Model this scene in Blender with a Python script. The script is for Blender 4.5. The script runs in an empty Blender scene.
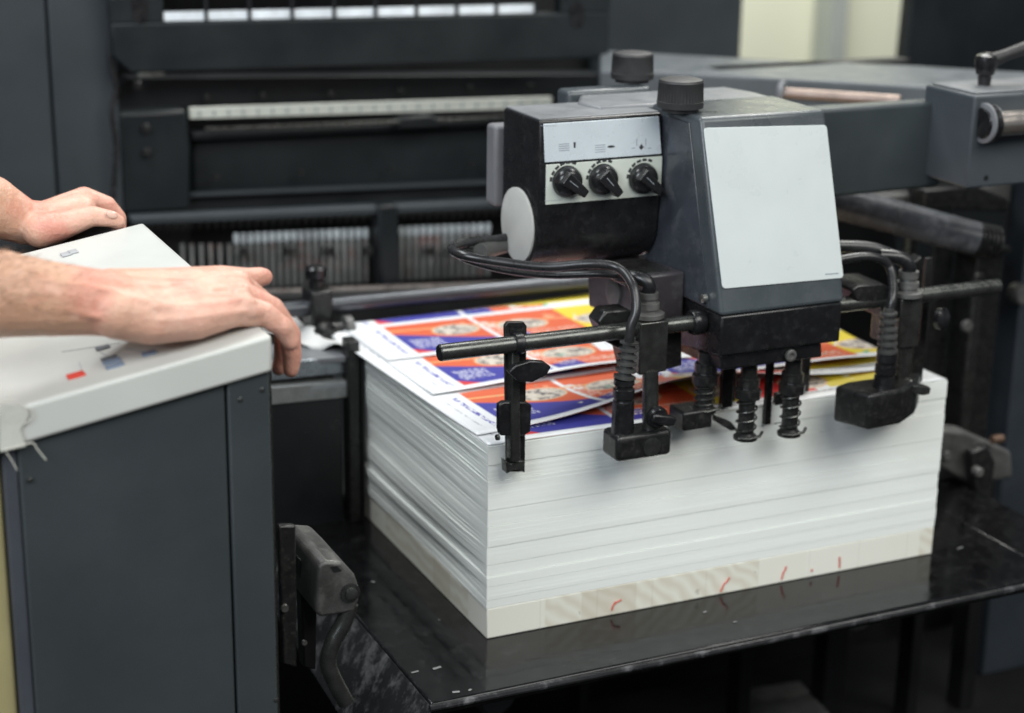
import bpy, bmesh, math, random
from mathutils import Vector, Matrix
random.seed(7)
S = bpy.context.scene
COL = S.collection
# ------------------------------------------------------------------ camera
F, YAW, PITCH, ROLL = 1791.45, .4368, .3021, .0159
CAM = Vector((-.8789, -1.9491, 1.0564))
_c, _s, _cp, _sp = math.cos(YAW), math.sin(YAW), math.cos(PITCH), math.sin(PITCH)
FW = Vector((_s*_cp, _c*_cp, -_sp)); RT = Vector((_c, -_s, 0)); UP = RT.cross(FW)
R3 = RT*math.cos(ROLL) + UP*math.sin(ROLL); U3 = UP*math.cos(ROLL) - RT*math.sin(ROLL)
cd = bpy.data.cameras.new('camera'); cam = bpy.data.objects.new('camera', cd); COL.objects.link(cam)
cam.matrix_world = Matrix(((R3.x, U3.x, -FW.x, CAM.x), (R3.y, U3.y, -FW.y, CAM.y), (R3.z, U3.z, -FW.z, CAM.z), (0, 0, 0, 1)))
cd.sensor_width = 36; cd.lens = F*36/1024; cd.clip_end = 100; cd.clip_start = .05
cd.dof.use_dof = True; cd.dof.focus_distance = 2.12; cd.dof.aperture_fstop = 2.9
S.camera = cam
S.render.resolution_x = 1024; S.render.resolution_y = 713
S.view_settings.view_transform = 'Standard'; S.view_settings.look = 'None'; S.view_settings.exposure = 0; S.view_settings.gamma = 1
# ------------------------------------------------------------------ light
W = bpy.data.worlds.new('World'); S.world = W; W.use_nodes = True
W.node_tree.nodes['Background'].inputs[0].default_value = (.80, .88, 1, 1)
W.node_tree.nodes['Background'].inputs[1].default_value = .14
def lamp(name, loc, target, sx, sy, power, col):
    d = bpy.data.lights.new(name, 'AREA'); d.shape = 'RECTANGLE'; d.size = sx; d.size_y = sy; d.energy = power; d.color = col
    o = bpy.data.objects.new(name, d); COL.objects.link(o); o.location = loc
    o.rotation_euler = (Vector(target)-Vector(loc)).to_track_quat('-Z', 'Y').to_euler(); return o
lamp('overhead_light', (.9, -2.6, 3.0), (.35, .0, .2), 3.8, 1.8, 135, (1, 1, .95))  # front light added to brighten upright faces the overhead ones barely reach
lamp('overhead_light', (-.9, .9, 3.0), (0, .2, .3), 2.4, .7, 62, (.93, .98, 1))
lamp('overhead_light', (1.7, .9, 3.0), (.6, .4, .4), 2.0, .7, 54, (1, .99, .95))
lamp('overhead_light', (2.3, 2.3, 3.2), (2.0, 3.6, .9), 1.8, .7, 125, (1, 1, .95))  # extra light added only to brighten the cream wall
lamp('window_light', (-3.0, -2.3, 2.5), (.1, .2, .2), 2.0, 2.0, 120, (.86, .93, 1))

def at(u, v, ax, val):            # the point of the plane ax = val that a photo measurement falls on
    d = R3*((u-512)/F) + U3*((356.5-v)/F) + FW; i = 'xyz'.index(ax); return CAM + d*((val-CAM[i])/d[i])
# ------------------------------------------------------------------ materials
def mat(name, col, rough=.5, metal=0, var=.12, scale=9, dust=0, dustcol=(.42, .42, .42), bump=.05, bscale=160, stretch=None, world=False, coat=0, sss=0, spec=.5, scratch=0):
    m = bpy.data.materials.new(name); m.use_nodes = True; nt = m.node_tree; N = nt.nodes; L = nt.links
    b = N['Principled BSDF']; b.inputs['Metallic'].default_value = metal; b.inputs['Roughness'].default_value = rough
    b.inputs['Specular IOR Level'].default_value = spec
    if coat: b.inputs['Coat Weight'].default_value = coat; b.inputs['Coat Roughness'].default_value = .15
    tc = N.new('ShaderNodeTexCoord'); mp = N.new('ShaderNodeMapping'); L.new(N.new('ShaderNodeNewGeometry').outputs['Position'] if world else tc.outputs['Object'], mp.inputs[0])
    if stretch: mp.inputs['Scale'].default_value = stretch
    def noise(sc, det=5, rg=.6, src=None):
        n = N.new('ShaderNodeTexNoise'); n.inputs['Scale'].default_value = sc; n.inputs['Detail'].default_value = det; n.inputs['Roughness'].default_value = rg
        L.new(src or mp.outputs[0], n.inputs[0]); return n
    n1 = noise(scale)
    r = N.new('ShaderNodeMapRange'); r.inputs[1].default_value = .3; r.inputs[2].default_value = .7; r.inputs[3].default_value = 1-var; r.inputs[4].default_value = 1+var
    L.new(n1.outputs[0], r.inputs[0])
    mx = N.new('ShaderNodeMix'); mx.data_type = 'RGBA'; mx.blend_type = 'MULTIPLY'; mx.inputs[0].default_value = 1
    mx.inputs[6].default_value = (*col, 1); L.new(r.outputs[0], mx.inputs[7]); out = mx.outputs[2]
    if dust:
        n2 = noise(scale*3.1, 9, .72); cr = N.new('ShaderNodeMapRange'); cr.inputs[1].default_value = .52; cr.inputs[2].default_value = .78; cr.inputs[3].default_value = 0; cr.inputs[4].default_value = dust
        L.new(n2.outputs[0], cr.inputs[0]); m2 = N.new('ShaderNodeMix'); m2.data_type = 'RGBA'
        L.new(cr.outputs[0], m2.inputs[0]); L.new(out, m2.inputs[6]); m2.inputs[7].default_value = (*dustcol, 1); out = m2.outputs[2]
    if scratch:
        mp2 = N.new('ShaderNodeMapping'); L.new(tc.outputs['Object'], mp2.inputs[0]); mp2.inputs['Rotation'].default_value = (.3, .5, .7); mp2.inputs['Scale'].default_value = (1, 9, 3)
        n3 = noise(22, 6, .8, mp2.outputs[0]); cr = N.new('ShaderNodeMapRange'); cr.inputs[1].default_value = .64; cr.inputs[2].default_value = .74; cr.inputs[4].default_value = scratch
        L.new(n3.outputs[0], cr.inputs[0]); m2 = N.new('ShaderNodeMix'); m2.data_type = 'RGBA'
        L.new(cr.outputs[0], m2.inputs[0]); L.new(out, m2.inputs[6]); m2.inputs[7].default_value = (.5, .5, .5, 1); out = m2.outputs[2]
    L.new(out, b.inputs['Base Color'])
    rr = N.new('ShaderNodeMapRange'); rr.inputs[1].default_value = .3; rr.inputs[2].default_value = .7; rr.inputs[3].default_value = max(.03, rough-.1); rr.inputs[4].default_value = min(1, rough+.12)
    n4 = noise(scale*2.3); L.new(n4.outputs[0], rr.inputs[0]); L.new(rr.outputs[0], b.inputs['Roughness'])
    if bump:
        n5 = noise(bscale, 3); bp = N.new('ShaderNodeBump'); bp.inputs['Strength'].default_value = bump; bp.inputs['Distance'].default_value = .002
        L.new(n5.outputs[0], bp.inputs['Height']); L.new(bp.outputs[0], b.inputs['Normal'])
    if sss:
        b.inputs['Subsurface Weight'].default_value = sss; b.inputs['Subsurface Radius'].default_value = (1, .35, .2); b.inputs['Subsurface Scale'].default_value = .006
    return m
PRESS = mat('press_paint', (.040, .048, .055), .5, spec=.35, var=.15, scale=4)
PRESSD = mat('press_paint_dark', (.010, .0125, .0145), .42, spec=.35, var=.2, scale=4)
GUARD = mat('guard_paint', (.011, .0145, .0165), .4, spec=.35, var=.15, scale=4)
HEADG = mat('head_grey_paint', (.052, .062, .069), .30, var=.10, scale=11, dust=.05, bump=.08, bscale=420)
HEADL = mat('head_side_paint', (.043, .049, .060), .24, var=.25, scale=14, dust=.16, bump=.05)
ARMP = mat('arm_grey_paint', (.052, .061, .070), .42, spec=.4, var=.1, scale=7)
ARMF = mat('arm_slate_paint', (.036, .045, .049), .42, spec=.4, var=.1, scale=7)
BLK = mat('black_plastic', (.010, .010, .011), .28, var=.2, scale=24, dust=.05, bump=.06)
BLKD = mat('dusty_black_metal', (.016, .016, .016), .33, .2, var=.3, scale=45, dust=.22, dustcol=(.24, .23, .21), bump=.12)
GUN = mat('gunmetal', (.095, .098, .092), .27, .8, var=.25, scale=40, dust=.05, dustcol=(.3, .29, .26), bump=.012)
STEEL = mat('bright_steel', (.52, .51, .48), .25, .95, var=.15, scale=12)
BRONZE = mat('oiled_shaft_steel', (.60, .54, .49), .22, .9, var=.2, scale=12)
WORN = mat('worn_cast_metal', (.13, .13, .125), .5, .5, var=.4, scale=14, dust=.4, dustcol=(.34, .32, .29), bump=.15)
BEIGE = mat('cream_console_paint', (.50, .505, .475), .42, var=.03, scale=7, bump=.06, bscale=500)
CONS = mat('console_grey_paint', (.036, .043, .046), .42, spec=.35, var=.10, scale=5, bump=.1, bscale=450, scratch=.0)
CONSE = mat('console_edge_strip', (.05, .055, .065), .4)
OCHRE = mat('ochre_paint', (.30, .26, .13), .5, var=.1)
TRAY = mat('scuffed_black_lacquer', (.0055, .0055, .006), .13, spec=.4, var=.35, scale=16, dust=.10, dustcol=(.20, .20, .20), bump=.03, bscale=60, scratch=.22)
TRAYS = mat('scratched_black_flange', (.020, .020, .021), .28, var=.5, scale=7, dust=.8, dustcol=(.3, .3, .31), bump=.08, scratch=.5)
CAST = mat('cast_grey_metal', (.085, .083, .080), .42, .4, var=.45, scale=20, dust=.35, dustcol=(.3, .29, .27), bump=.25, bscale=300)
PLATE = mat('brushed_cover_plate', (.54, .58, .575), .33, 0, var=.04, scale=7, dust=.05, dustcol=(.4, .42, .4), bump=.03)
LABEL = mat('silver_label', (.60, .66, .70), .3, .15, var=.04, scale=20, dust=.05, bump=0)
DIALP = mat('pale_dial_plate', (.58, .62, .56), .35, 0, var=.05, scale=20, dust=.06, bump=0)
DISC = mat('grey_cap_disc', (.50, .50, .47), .4, 0, var=.08, scale=20, dust=.12, dustcol=(.3, .3, .28))
LIGHTG = mat('light_grey_paint', (.15, .155, .165), .4, var=.15, dust=.15)
INK = mat('black_print', (.03, .03, .035), .6, bump=0)
INKG = mat('grey_print', (.30, .33, .36), .6, bump=0)
REDM = mat('red_button', (.62, .05, .03), .35, bump=0)
BLUEB = mat('slate_button', (.17, .22, .30), .35, bump=0)
GREYB = mat('dark_button', (.12, .13, .14), .35, bump=0)
CREAMW = mat('cream_wall_paint', (.80, .80, .63), .7, var=.02, scale=2)
POSTG = mat('grey_post_paint', (.42, .45, .42), .6, var=.05)
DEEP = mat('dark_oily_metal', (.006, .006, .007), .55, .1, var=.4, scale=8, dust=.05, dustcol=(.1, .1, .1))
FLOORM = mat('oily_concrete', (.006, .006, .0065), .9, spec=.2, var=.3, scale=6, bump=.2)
RULER = mat('white_ruler', (.60, .62, .56), .5, var=.08, scale=30)
TAPE = mat('clear_tape', (.55, .54, .47), .25, var=.1, scale=30)
SHIRT = mat('navy_cloth', (.03, .04, .07), .85, bump=.3)
HAIR = mat('brown_hair', (.09, .05, .03), .6)
RUBBER = mat('rubber_hose', (.018, .018, .019), .28, 0, var=.3, scale=18, dust=.12, dustcol=(.2, .2, .2), bump=.02)
BOOT = mat('grey_rubber_boot', (.055, .056, .054), .35, var=.2, scale=40, bump=.02)
TUBEM = mat('scuffed_tube', (.06, .063, .070), .28, .0, var=.6, scale=9, dust=.75, dustcol=(.25, .25, .26), bump=.05)

# ---- node expression helper
class X:
    def __init__(s, nt, sock): s.nt = nt; s.s = sock
    def _m(s, op, o=None, o2=None):
        n = s.nt.nodes.new('ShaderNodeMath'); n.operation = op
        for i, q in enumerate((s, o, o2)):
            if q is None: continue
            if isinstance(q, X): s.nt.links.new(q.s, n.inputs[i])
            else: n.inputs[i].default_value = q
        return X(s.nt, n.outputs[0])
    def __add__(s, o): return s._m('ADD', o)
    def __sub__(s, o): return s._m('SUBTRACT', o)
    def __mul__(s, o): return s._m('MULTIPLY', o)
    def gt(s, o): return s._m('GREATER_THAN', o)
    def lt(s, o): return s._m('LESS_THAN', o)
    def mod(s, o): return s._m('FLOORED_MODULO', o)
    def rnd(s): return s._m('FLOOR')
    def band(s, a, b): return s.gt(a)*s.lt(b)
def mixc(nt, f, a, b):
    m = nt.nodes.new('ShaderNodeMix'); m.data_type = 'RGBA'; nt.links.new(f.s, m.inputs[0])
    for i, q in ((6, a), (7, b)):
        if isinstance(q, tuple): m.inputs[i].default_value = (*q, 1)
        else: nt.links.new(q, m.inputs[i])
    return m.outputs[2]
def sheet_material():
    m = bpy.data.materials.new('printed_sheet'); m.use_nodes = True; nt = m.node_tree; N = nt.nodes; L = nt.links
    b = N['Principled BSDF']; b.inputs['Roughness'].default_value = .38
    tc = N.new('ShaderNodeTexCoord'); sp = N.new('ShaderNodeSeparateXYZ'); L.new(tc.outputs['Object'], sp.inputs[0])
    u = X(nt, sp.outputs[0]); vv = X(nt, sp.outputs[1])
    v = vv.mod(.166)
    def noise(sc, st=(1, 1, 1), out=0):
        mp = N.new('ShaderNodeMapping'); mp.inputs['Scale'].default_value = st; L.new(tc.outputs['Object'], mp.inputs[0])
        n = N.new('ShaderNodeTexNoise'); n.inputs['Scale'].default_value = sc; n.inputs['Detail'].default_value = 3; L.new(mp.outputs[0], n.inputs[0]); return X(nt, n.outputs[out])
    white = (.78, .79, .80)
    orange, blue, yellow, red = (.68, .13, .055), (.06, .06, .33), (.75, .60, .05), (.65, .05, .05)
    c = white
    inner = u.gt(.055)*v.gt(.016)
    third = u.gt(.34)
    c = mixc(nt, inner*u.lt(.345), c, orange)
    c = mixc(nt, inner*u.band(.055, .345)*((v+u*.52).lt(.150)), c, blue)
    c = mixc(nt, inner*((v+u*1.0).lt(.098)), c, red)
    c = mixc(nt, inner*u.band(.055, .25)*((v-u*.35).lt(-.028)), c, blue)
    # yellow strip and pictures to the right
    c = mixc(nt, u.band(.345, .42)*v.gt(.03), c, yellow)
    c = mixc(nt, u.band(.42, .52)*v.band(.03, .15)*((v-u*.6).lt(-.18)), c, red)
    c = mixc(nt, u.band(.545, .70)*v.band(.035, .15), c, yellow)
    pn = noise(13)
    c = mixc(nt, inner*pn.gt(.60)*u.gt(.13)*v.gt(.07), c, (.80, .36, .20))
    c = mixc(nt, inner*pn.lt(.36)*u.gt(.16), c, (.74, .72, .70))
    c = mixc(nt, u.band(.12, .70)*vv.gt(.195)*((v+u*.25).gt(.11)), c, yellow)
    c = mixc(nt, inner*u.band(.196, .2035), c, white)
    c = mixc(nt, inner*u.lt(.345)*((v+u*.10).band(.142, .147)), c, (.80, .45, .20))
    # round pictures
    nz = noise(60); nz2 = noise(150)
    for cx, cy, rx, ry in ((.155, .112, .036, .026), (.262, .100, .040, .028), (.395, .085, .042, .030), (.52, .07, .035, .028), (.66, .10, .030, .020)):
        du = (u-cx)*(1/rx); dv = (v-cy)*(1/ry); d = du*du+dv*dv
        c = mixc(nt, d.lt(1.18), c, (.75, .45, .25))
        c = mixc(nt, d.lt(1.0), c, (.62, .55, .46))
        c = mixc(nt, d.lt(.9)*nz.gt(.52), c, (.30, .26, .24))
        c = mixc(nt, d.lt(.85)*nz2.gt(.60), c, (.70, .66, .60))
        c = mixc(nt, d.lt(.85)*nz2.lt(.38), c, (.05, .05, .06))
    # small coloured dabs and lines of small lettering
    dab = noise(34)
    c = mixc(nt, inner*dab.gt(.70)*u.lt(.7), c, (.10, .42, .30))
    t1 = noise(260, (1, .55, 1))
    for u0, u1, col, per in ((.036, .043, (.08, .07, .40), 1), (.020, .023, (.45, .45, .5), 1)):
        c = mixc(nt, u.band(u0, u1)*t1.gt(.50)*v.band(.02, .15), c, col)
    q = (u*.9+v*.45); w = (v*.9-u*.45)
    lines0 = vv.mod(.009).lt(.0042)*t1.gt(.5)
    c = mixc(nt, lines0*u.band(.215, .335)*v.band(.035, .062), c, (.85, .72, .62))
    lines = q.mod(.0075).lt(.0036)*t1.gt(.46)
    c = mixc(nt, lines*u.band(.066, .115)*v.band(.04, .085), c, (.75, .75, .8))
    c = mixc(nt, lines*u.band(.20, .225)*v.band(.06, .13), c, (.85, .7, .6))
    lines2 = v.mod(.011).lt(.005)*t1.gt(.47)
    c = mixc(nt, lines2*u.band(.60, .70)*v.band(.065, .145), c, (.55, .20, .05))
    c = mixc(nt, lines2*u.band(.45, .60)*v.band(.02, .03), c, (.25, .25, .25))
    L.new(c, b.inputs['Base Color'])
    return m
SHEET = sheet_material()
def paper_edge_material(lines=420, tint=(.87, .895, .86)):
    m = bpy.data.materials.new('paper_edges'); m.use_nodes = True; nt = m.node_tree; N = nt.nodes; L = nt.links
    b = N['Principled BSDF']; b.inputs['Roughness'].default_value = .7
    tc = N.new('ShaderNodeTexCoord')
    def nz(sc, st, d=2):
        mp = N.new('ShaderNodeMapping'); mp.inputs['Scale'].default_value = st; L.new(tc.outputs['Object'], mp.inputs[0])
        n = N.new('ShaderNodeTexNoise'); n.inputs['Scale'].default_value = sc; n.inputs['Detail'].default_value = d; L.new(mp.outputs[0], n.inputs[0]); return n
    a = nz(1.0, (3, 3, 900)); c2 = nz(1.0, (1.2, 1.2, 45), 3)
    r1 = N.new('ShaderNodeMapRange'); r1.inputs[1].default_value = .3; r1.inputs[2].default_value = .7; r1.inputs[3].default_value = .965; r1.inputs[4].default_value = 1.02; L.new(a.outputs[0], r1.inputs[0])
    r2 = N.new('ShaderNodeMapRange'); r2.inputs[1].default_value = .3; r2.inputs[2].default_value = .7; r2.inputs[3].default_value = .975; r2.inputs[4].default_value = 1.03; L.new(c2.outputs[0], r2.inputs[0])
    e = X(nt, r1.outputs[0])*X(nt, r2.outputs[0])
    mx = N.new('ShaderNodeMix'); mx.data_type = 'RGBA'; mx.blend_type = 'MULTIPLY'; mx.inputs[0].default_value = 1; mx.inputs[6].default_value = (*tint, 1); L.new(e.s, mx.inputs[7]); L.new(mx.outputs[2], b.inputs['Base Color'])
    bp = N.new('ShaderNodeBump'); bp.inputs['Strength'].default_value = .12; bp.inputs['Distance'].default_value = .0010; L.new(a.outputs[0], bp.inputs['Height']); L.new(bp.outputs[0], b.inputs['Normal'])
    return m
PAPER = paper_edge_material()
def wood_material():
    m = bpy.data.materials.new('pale_board_wood'); m.use_nodes = True; nt = m.node_tree; N = nt.nodes; L = nt.links
    b = N['Principled BSDF']; b.inputs['Roughness'].default_value = .6
    tc = N.new('ShaderNodeTexCoord'); sp = N.new('ShaderNodeSeparateXYZ'); L.new(tc.outputs['Object'], sp.inputs[0])
    x = X(nt, sp.outputs[0]); y = X(nt, sp.outputs[1]); z = X(nt, sp.outputs[2])
    blk = ((x+y*1.37+((x*7.3).rnd()*.031))*(1/.085)).rnd()
    wn = N.new('ShaderNodeTexWhiteNoise'); wn.noise_dimensions = '1D'; L.new(blk.s, wn.inputs['W']); rn = X(nt, wn.outputs[0])
    wv = N.new('ShaderNodeTexWave'); wv.inputs['Scale'].default_value = 17; wv.inputs['Distortion'].default_value = 5; wv.inputs['Detail'].default_value = 2; wv.inputs['Detail Scale'].default_value = 1.2
    mp = N.new('ShaderNodeMapping'); L.new(tc.outputs['Object'], mp.inputs[0]); mp.inputs['Rotation'].default_value = (0, .9, 0); L.new(mp.outputs[0], wv.inputs[0])
    wav = X(nt, wv.outputs[1])
    c = mixc(nt, rn, (.83, .82, .74), (.77, .755, .65))
    c = mixc(nt, (rn.gt(.40))*wav*.42, c, (.56, .49, .36))
    c = mixc(nt, rn.gt(.84)*.4, c, (.60, .54, .44))
    n = N.new('ShaderNodeTexNoise'); n.inputs['Scale'].default_value = 30; n.inputs['Detail'].default_value = 6; L.new(tc.outputs['Object'], n.inputs[0])
    c = mixc(nt, X(nt, n.outputs[0]).gt(.70)*.4, c, (.25, .22, .18))
    edge = ((x+y*1.37).mod(.085).lt(.0012))*.18
    c = mixc(nt, edge, c, (.25, .2, .15))
    L.new(c, b.inputs['Base Color']); return m
WOOD = wood_material()
REDINK = mat('red_crayon', (.62, .10, .07), .7, bump=0)
def skin_material():
    m = mat('skin', (.64, .37, .28), .45, var=.08, scale=30, bump=.25, bscale=520, sss=.22)
    nt = m.node_tree; N = nt.nodes; L = nt.links; b = N['Principled BSDF']
    base = b.inputs['Base Color'].links[0].from_socket
    tc = N.new('ShaderNodeTexCoord'); sp = N.new('ShaderNodeSeparateXYZ'); L.new(tc.outputs['Object'], sp.inputs[0])
    x = X(nt, sp.outputs[0])
    def nz(sc, d=3, st=None):
        n = N.new('ShaderNodeTexNoise'); n.inputs['Scale'].default_value = sc; n.inputs['Detail'].default_value = d
        if st:
            mp = N.new('ShaderNodeMapping'); mp.inputs['Scale'].default_value = st; L.new(tc.outputs['Object'], mp.inputs[0]); L.new(mp.outputs[0], n.inputs[0])
        else: L.new(tc.outputs['Object'], n.inputs[0])
        return X(nt, n.outputs[0])
    def clamp(e):
        g = N.new('ShaderNodeClamp'); L.new(e.s, g.inputs[0]); return X(nt, g.outputs[0])
    arm = clamp((x*-1+(-.46))*9)                      # tanned forearm towards the elbow
    c = mixc(nt, arm*.75, base, (.50, .285, .175))
    red = clamp((nz(17)-.47)*5)
    c = mixc(nt, red*.62, c, (.60, .21, .155))
    tip = clamp((x+.385)*14)                          # redder fingertips
    c = mixc(nt, tip*.45, c, (.60, .22, .17))
    pale = clamp((nz(55, 4)-.52)*5)
    c = mixc(nt, pale*.45, c, (.70, .47, .37))
    fleck = clamp((nz(190, 2)-.66)*8)
    c = mixc(nt, fleck*arm*.25, c, (.33, .17, .10))
    L.new(c, b.inputs['Base Color'])
    n2 = N.new('ShaderNodeTexVoronoi'); n2.inputs['Scale'].default_value = 260; L.new(tc.outputs['Object'], n2.inputs[0])
    wr = nz(1, 4, (230, 40, 60)); ten = nz(1, 2, (9, 60, 60))
    h = wr*.6+X(nt, n2.outputs[0])*.35+ten*1.6
    bp = N.new('ShaderNodeBump'); bp.inputs['Strength'].default_value = .6; bp.inputs['Distance'].default_value = .002
    L.new(h.s, bp.inputs['Height']); L.new(b.inputs['Normal'].links[0].from_socket, bp.inputs['Normal']); L.new(bp.outputs[0], b.inputs['Normal'])
    return m
SKIN = skin_material()
NAIL = mat('fingernail', (.66, .42, .34), .3, bump=0)

# ------------------------------------------------------------------ mesh helpers
LOC = {}
def empty(name, loc, label, cat, group=None):
    o = bpy.data.objects.new(name, None); COL.objects.link(o); o.location = loc; LOC[o] = Vector(loc); o.empty_display_size = .05
    o['label'] = label; o['category'] = cat
    if group: o['group'] = group
    return o
def tag(o, label, cat, group=None):
    o['label'] = label; o['category'] = cat
    if group: o['group'] = group
    return o
def obj(name, bm, m, parent=None, bevel=0, smooth=False, seg=2, label=None):
    bmesh.ops.recalc_face_normals(bm, faces=bm.faces)
    vs = [v.co for v in bm.verts]
    c = Vector([(min(v[i] for v in vs)+max(v[i] for v in vs))/2 for i in range(3)])
    for v in bm.verts: v.co -= c
    me = bpy.data.meshes.new(name); bm.to_mesh(me); bm.free()
    for q in (m if isinstance(m, (list, tuple)) else [m]): me.materials.append(q)
    if smooth:
        for p in me.polygons: p.use_smooth = True
        me.set_sharp_from_angle(angle=math.radians(38))
    o = bpy.data.objects.new(name, me); COL.objects.link(o)
    if parent is not None: o.parent = parent; o.location = c-LOC[parent]
    else: o.location = c
    LOC[o] = c
    if bevel:
        b = o.modifiers.new('bevel', 'BEVEL'); b.width = bevel; b.segments = seg; b.limit_method = 'ANGLE'; b.angle_limit = math.radians(35)
        b.harden_normals = False
        for p in me.polygons: p.use_smooth = True
        if not smooth: me.set_sharp_from_angle(angle=math.radians(38))
    if label: o['label'] = label
    return o
def B(): return bmesh.new()
def box(bm, x0, x1, y0, y1, z0, z1, mi=0):
    vs = [bm.verts.new((x, y, z)) for x in (x0, x1) for y in (y0, y1) for z in (z0, z1)]
    for f in ((0, 1, 3, 2), (4, 6, 7, 5), (0, 4, 5, 1), (2, 3, 7, 6), (0, 2, 6, 4), (1, 5, 7, 3)):
        bm.faces.new([vs[i] for i in f]).material_index = mi
    return bm
def prism(bm, pts, vec, mi=0):
    vec = Vector(vec); a = [bm.verts.new(p) for p in pts]; b = [bm.verts.new(Vector(p)+vec) for p in pts]; n = len(pts)
    bm.faces.new(a).material_index = mi; bm.faces.new(b[::-1]).material_index = mi
    for i in range(n): bm.faces.new((a[i], b[i], b[(i+1) % n], a[(i+1) % n])).material_index = mi
    return bm
def frame(d):
    d = Vector(d).normalized(); a = Vector((0, 0, 1)) if abs(d.z) < .9 else Vector((1, 0, 0)); u = d.cross(a).normalized(); return u, d.cross(u)
def sweep(bm, pts, rs, seg=16, cap=True, mi=0):
    pts = [Vector(p) for p in pts]; n = len(pts)
    if not isinstance(rs, (list, tuple)): rs = [rs]*n
    rings = []; u = None
    for i, p in enumerate(pts):
        d = (pts[min(i+1, n-1)]-pts[max(i-1, 0)]).normalized()
        if u is None: u, w = frame(d)
        else: u = (u-d*u.dot(d)).normalized(); w = d.cross(u)
        rings.append([bm.verts.new(p+(u*math.cos(t)+w*math.sin(t))*rs[i]) for t in [2*math.pi*k/seg for k in range(seg)]])
    for a, b in zip(rings, rings[1:]):
        for k in range(seg): bm.faces.new((a[k], a[(k+1) % seg], b[(k+1) % seg], b[k])).material_index = mi
    if cap: bm.faces.new(rings[0][::-1]).material_index = mi; bm.faces.new(rings[-1]).material_index = mi
    return bm
def cyl(bm, a, b, r, r2=None, seg=24, mi=0): return sweep(bm, [a, b], [r, r if r2 is None else r2], seg, mi=mi)
def lathe(bm, base, axis, prof, seg=32, mi=0):      # prof: (height, radius)
    u, w = frame(axis); d = Vector(axis).normalized(); base = Vector(base); rings = []
    for h, r in prof: rings.append([bm.verts.new(base+d*h+(u*math.cos(2*math.pi*k/seg)+w*math.sin(2*math.pi*k/seg))*r) for k in range(seg)])
    for a, b in zip(rings, rings[1:]):
        for k in range(seg): bm.faces.new((a[k], a[(k+1) % seg], b[(k+1) % seg], b[k])).material_index = mi
    bm.faces.new(rings[0][::-1]).material_index = mi; bm.faces.new(rings[-1]).material_index = mi
    return bm
def spline(pts, n=8):
    P = [Vector(p) for p in pts]; P = [P[0]*2-P[1]]+P+[P[-1]*2-P[-2]]; o = []
    for i in range(1, len(P)-2):
        for k in range(n):
            t = k/n; a, b, c, d = P[i-1:i+3]
            o.append(.5*((2*b)+(c-a)*t+(2*a-5*b+4*c-d)*t*t+(3*b-a-3*c+d)*t**3))
    o.append(P[-2]); return o
def helix(bm, a, b, R, r, turns, seg=8, R2=None):
    a = Vector(a); b = Vector(b); u, w = frame(b-a); n = int(turns*18); R2 = R if R2 is None else R2
    return sweep(bm, [a+(b-a)*(i/n)+(u*math.cos(2*math.pi*i/18)+w*math.sin(2*math.pi*i/18))*(R+(R2-R)*i/n) for i in range(n+1)], r, seg)
def plate(name, px, y, th, m, parent=None, bevel=.002, axis='y'):
    v = {'x': (th, 0, 0), 'y': (0, th, 0), 'z': (0, 0, th)}[axis]
    return obj(name, prism(B(), [at(a, b, axis, y) for a, b in px], v), m, parent, bevel)
def rounded(pts, r, n=5):
    o = []; m = len(pts)
    for i in range(m):
        p, a, b = Vector(pts[i]), Vector(pts[i-1]), Vector(pts[(i+1) % m]); q0 = p+(a-p).normalized()*r; q1 = p+(b-p).normalized()*r
        for k in range(n+1): t_ = k/n; o.append(q0*(1-t_)**2+p*2*t_*(1-t_)+q1*t_*t_)
    return o
def knob_disc(bm, base, axis, r, h): return lathe(bm, base, axis, [(0, r*.9), (h*.1, r), (h*.85, r), (h, r*.85)])

# ------------------------------------------------------------------ the setting
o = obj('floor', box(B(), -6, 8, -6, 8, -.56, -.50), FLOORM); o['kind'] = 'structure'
def bg(px, y): return at(px[0], px[1], 'y', y)
t = empty('back_wall', (1.6, 3.6, -.5), 'cream wall far behind the press with a grey upright post', 'wall')
obj('wall_panel', box(B(), .2, 4.6, 3.6, 3.7, -.5, 2.6), CREAMW, t)
a = at(822, 0, 'y', 3.55); b = at(838, 0, 'y', 3.55)
obj('post', box(B(), a.x, b.x, 3.48, 3.59, -.5, 2.6), POSTG, t, .004)

# left side frame of the press
t = empty('press_side_frame', (-.4, 1.2, -.5), 'tall smooth blue-grey press side panel at the upper left, behind the far hand', 'machine panel')
TOPZ = 1.15
def vplate(name, px0, px1, y, z0, z1, th, m, parent, bevel=.003):
    return obj(name, box(B(), px0, px1, y, y+th, z0, z1), m, parent, bevel)
x_s = at(46, 0, 'y', 1.2).x; x_e = at(106, 0, 'y', 1.2).x
vplate('panel', -1.6, x_s-.002, 1.2, -.5, TOPZ, .5, PRESS, t)
vplate('edge_panel', x_s+.002, x_e+.012, 1.197, -.5, TOPZ, .5, PRESS, t)

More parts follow.
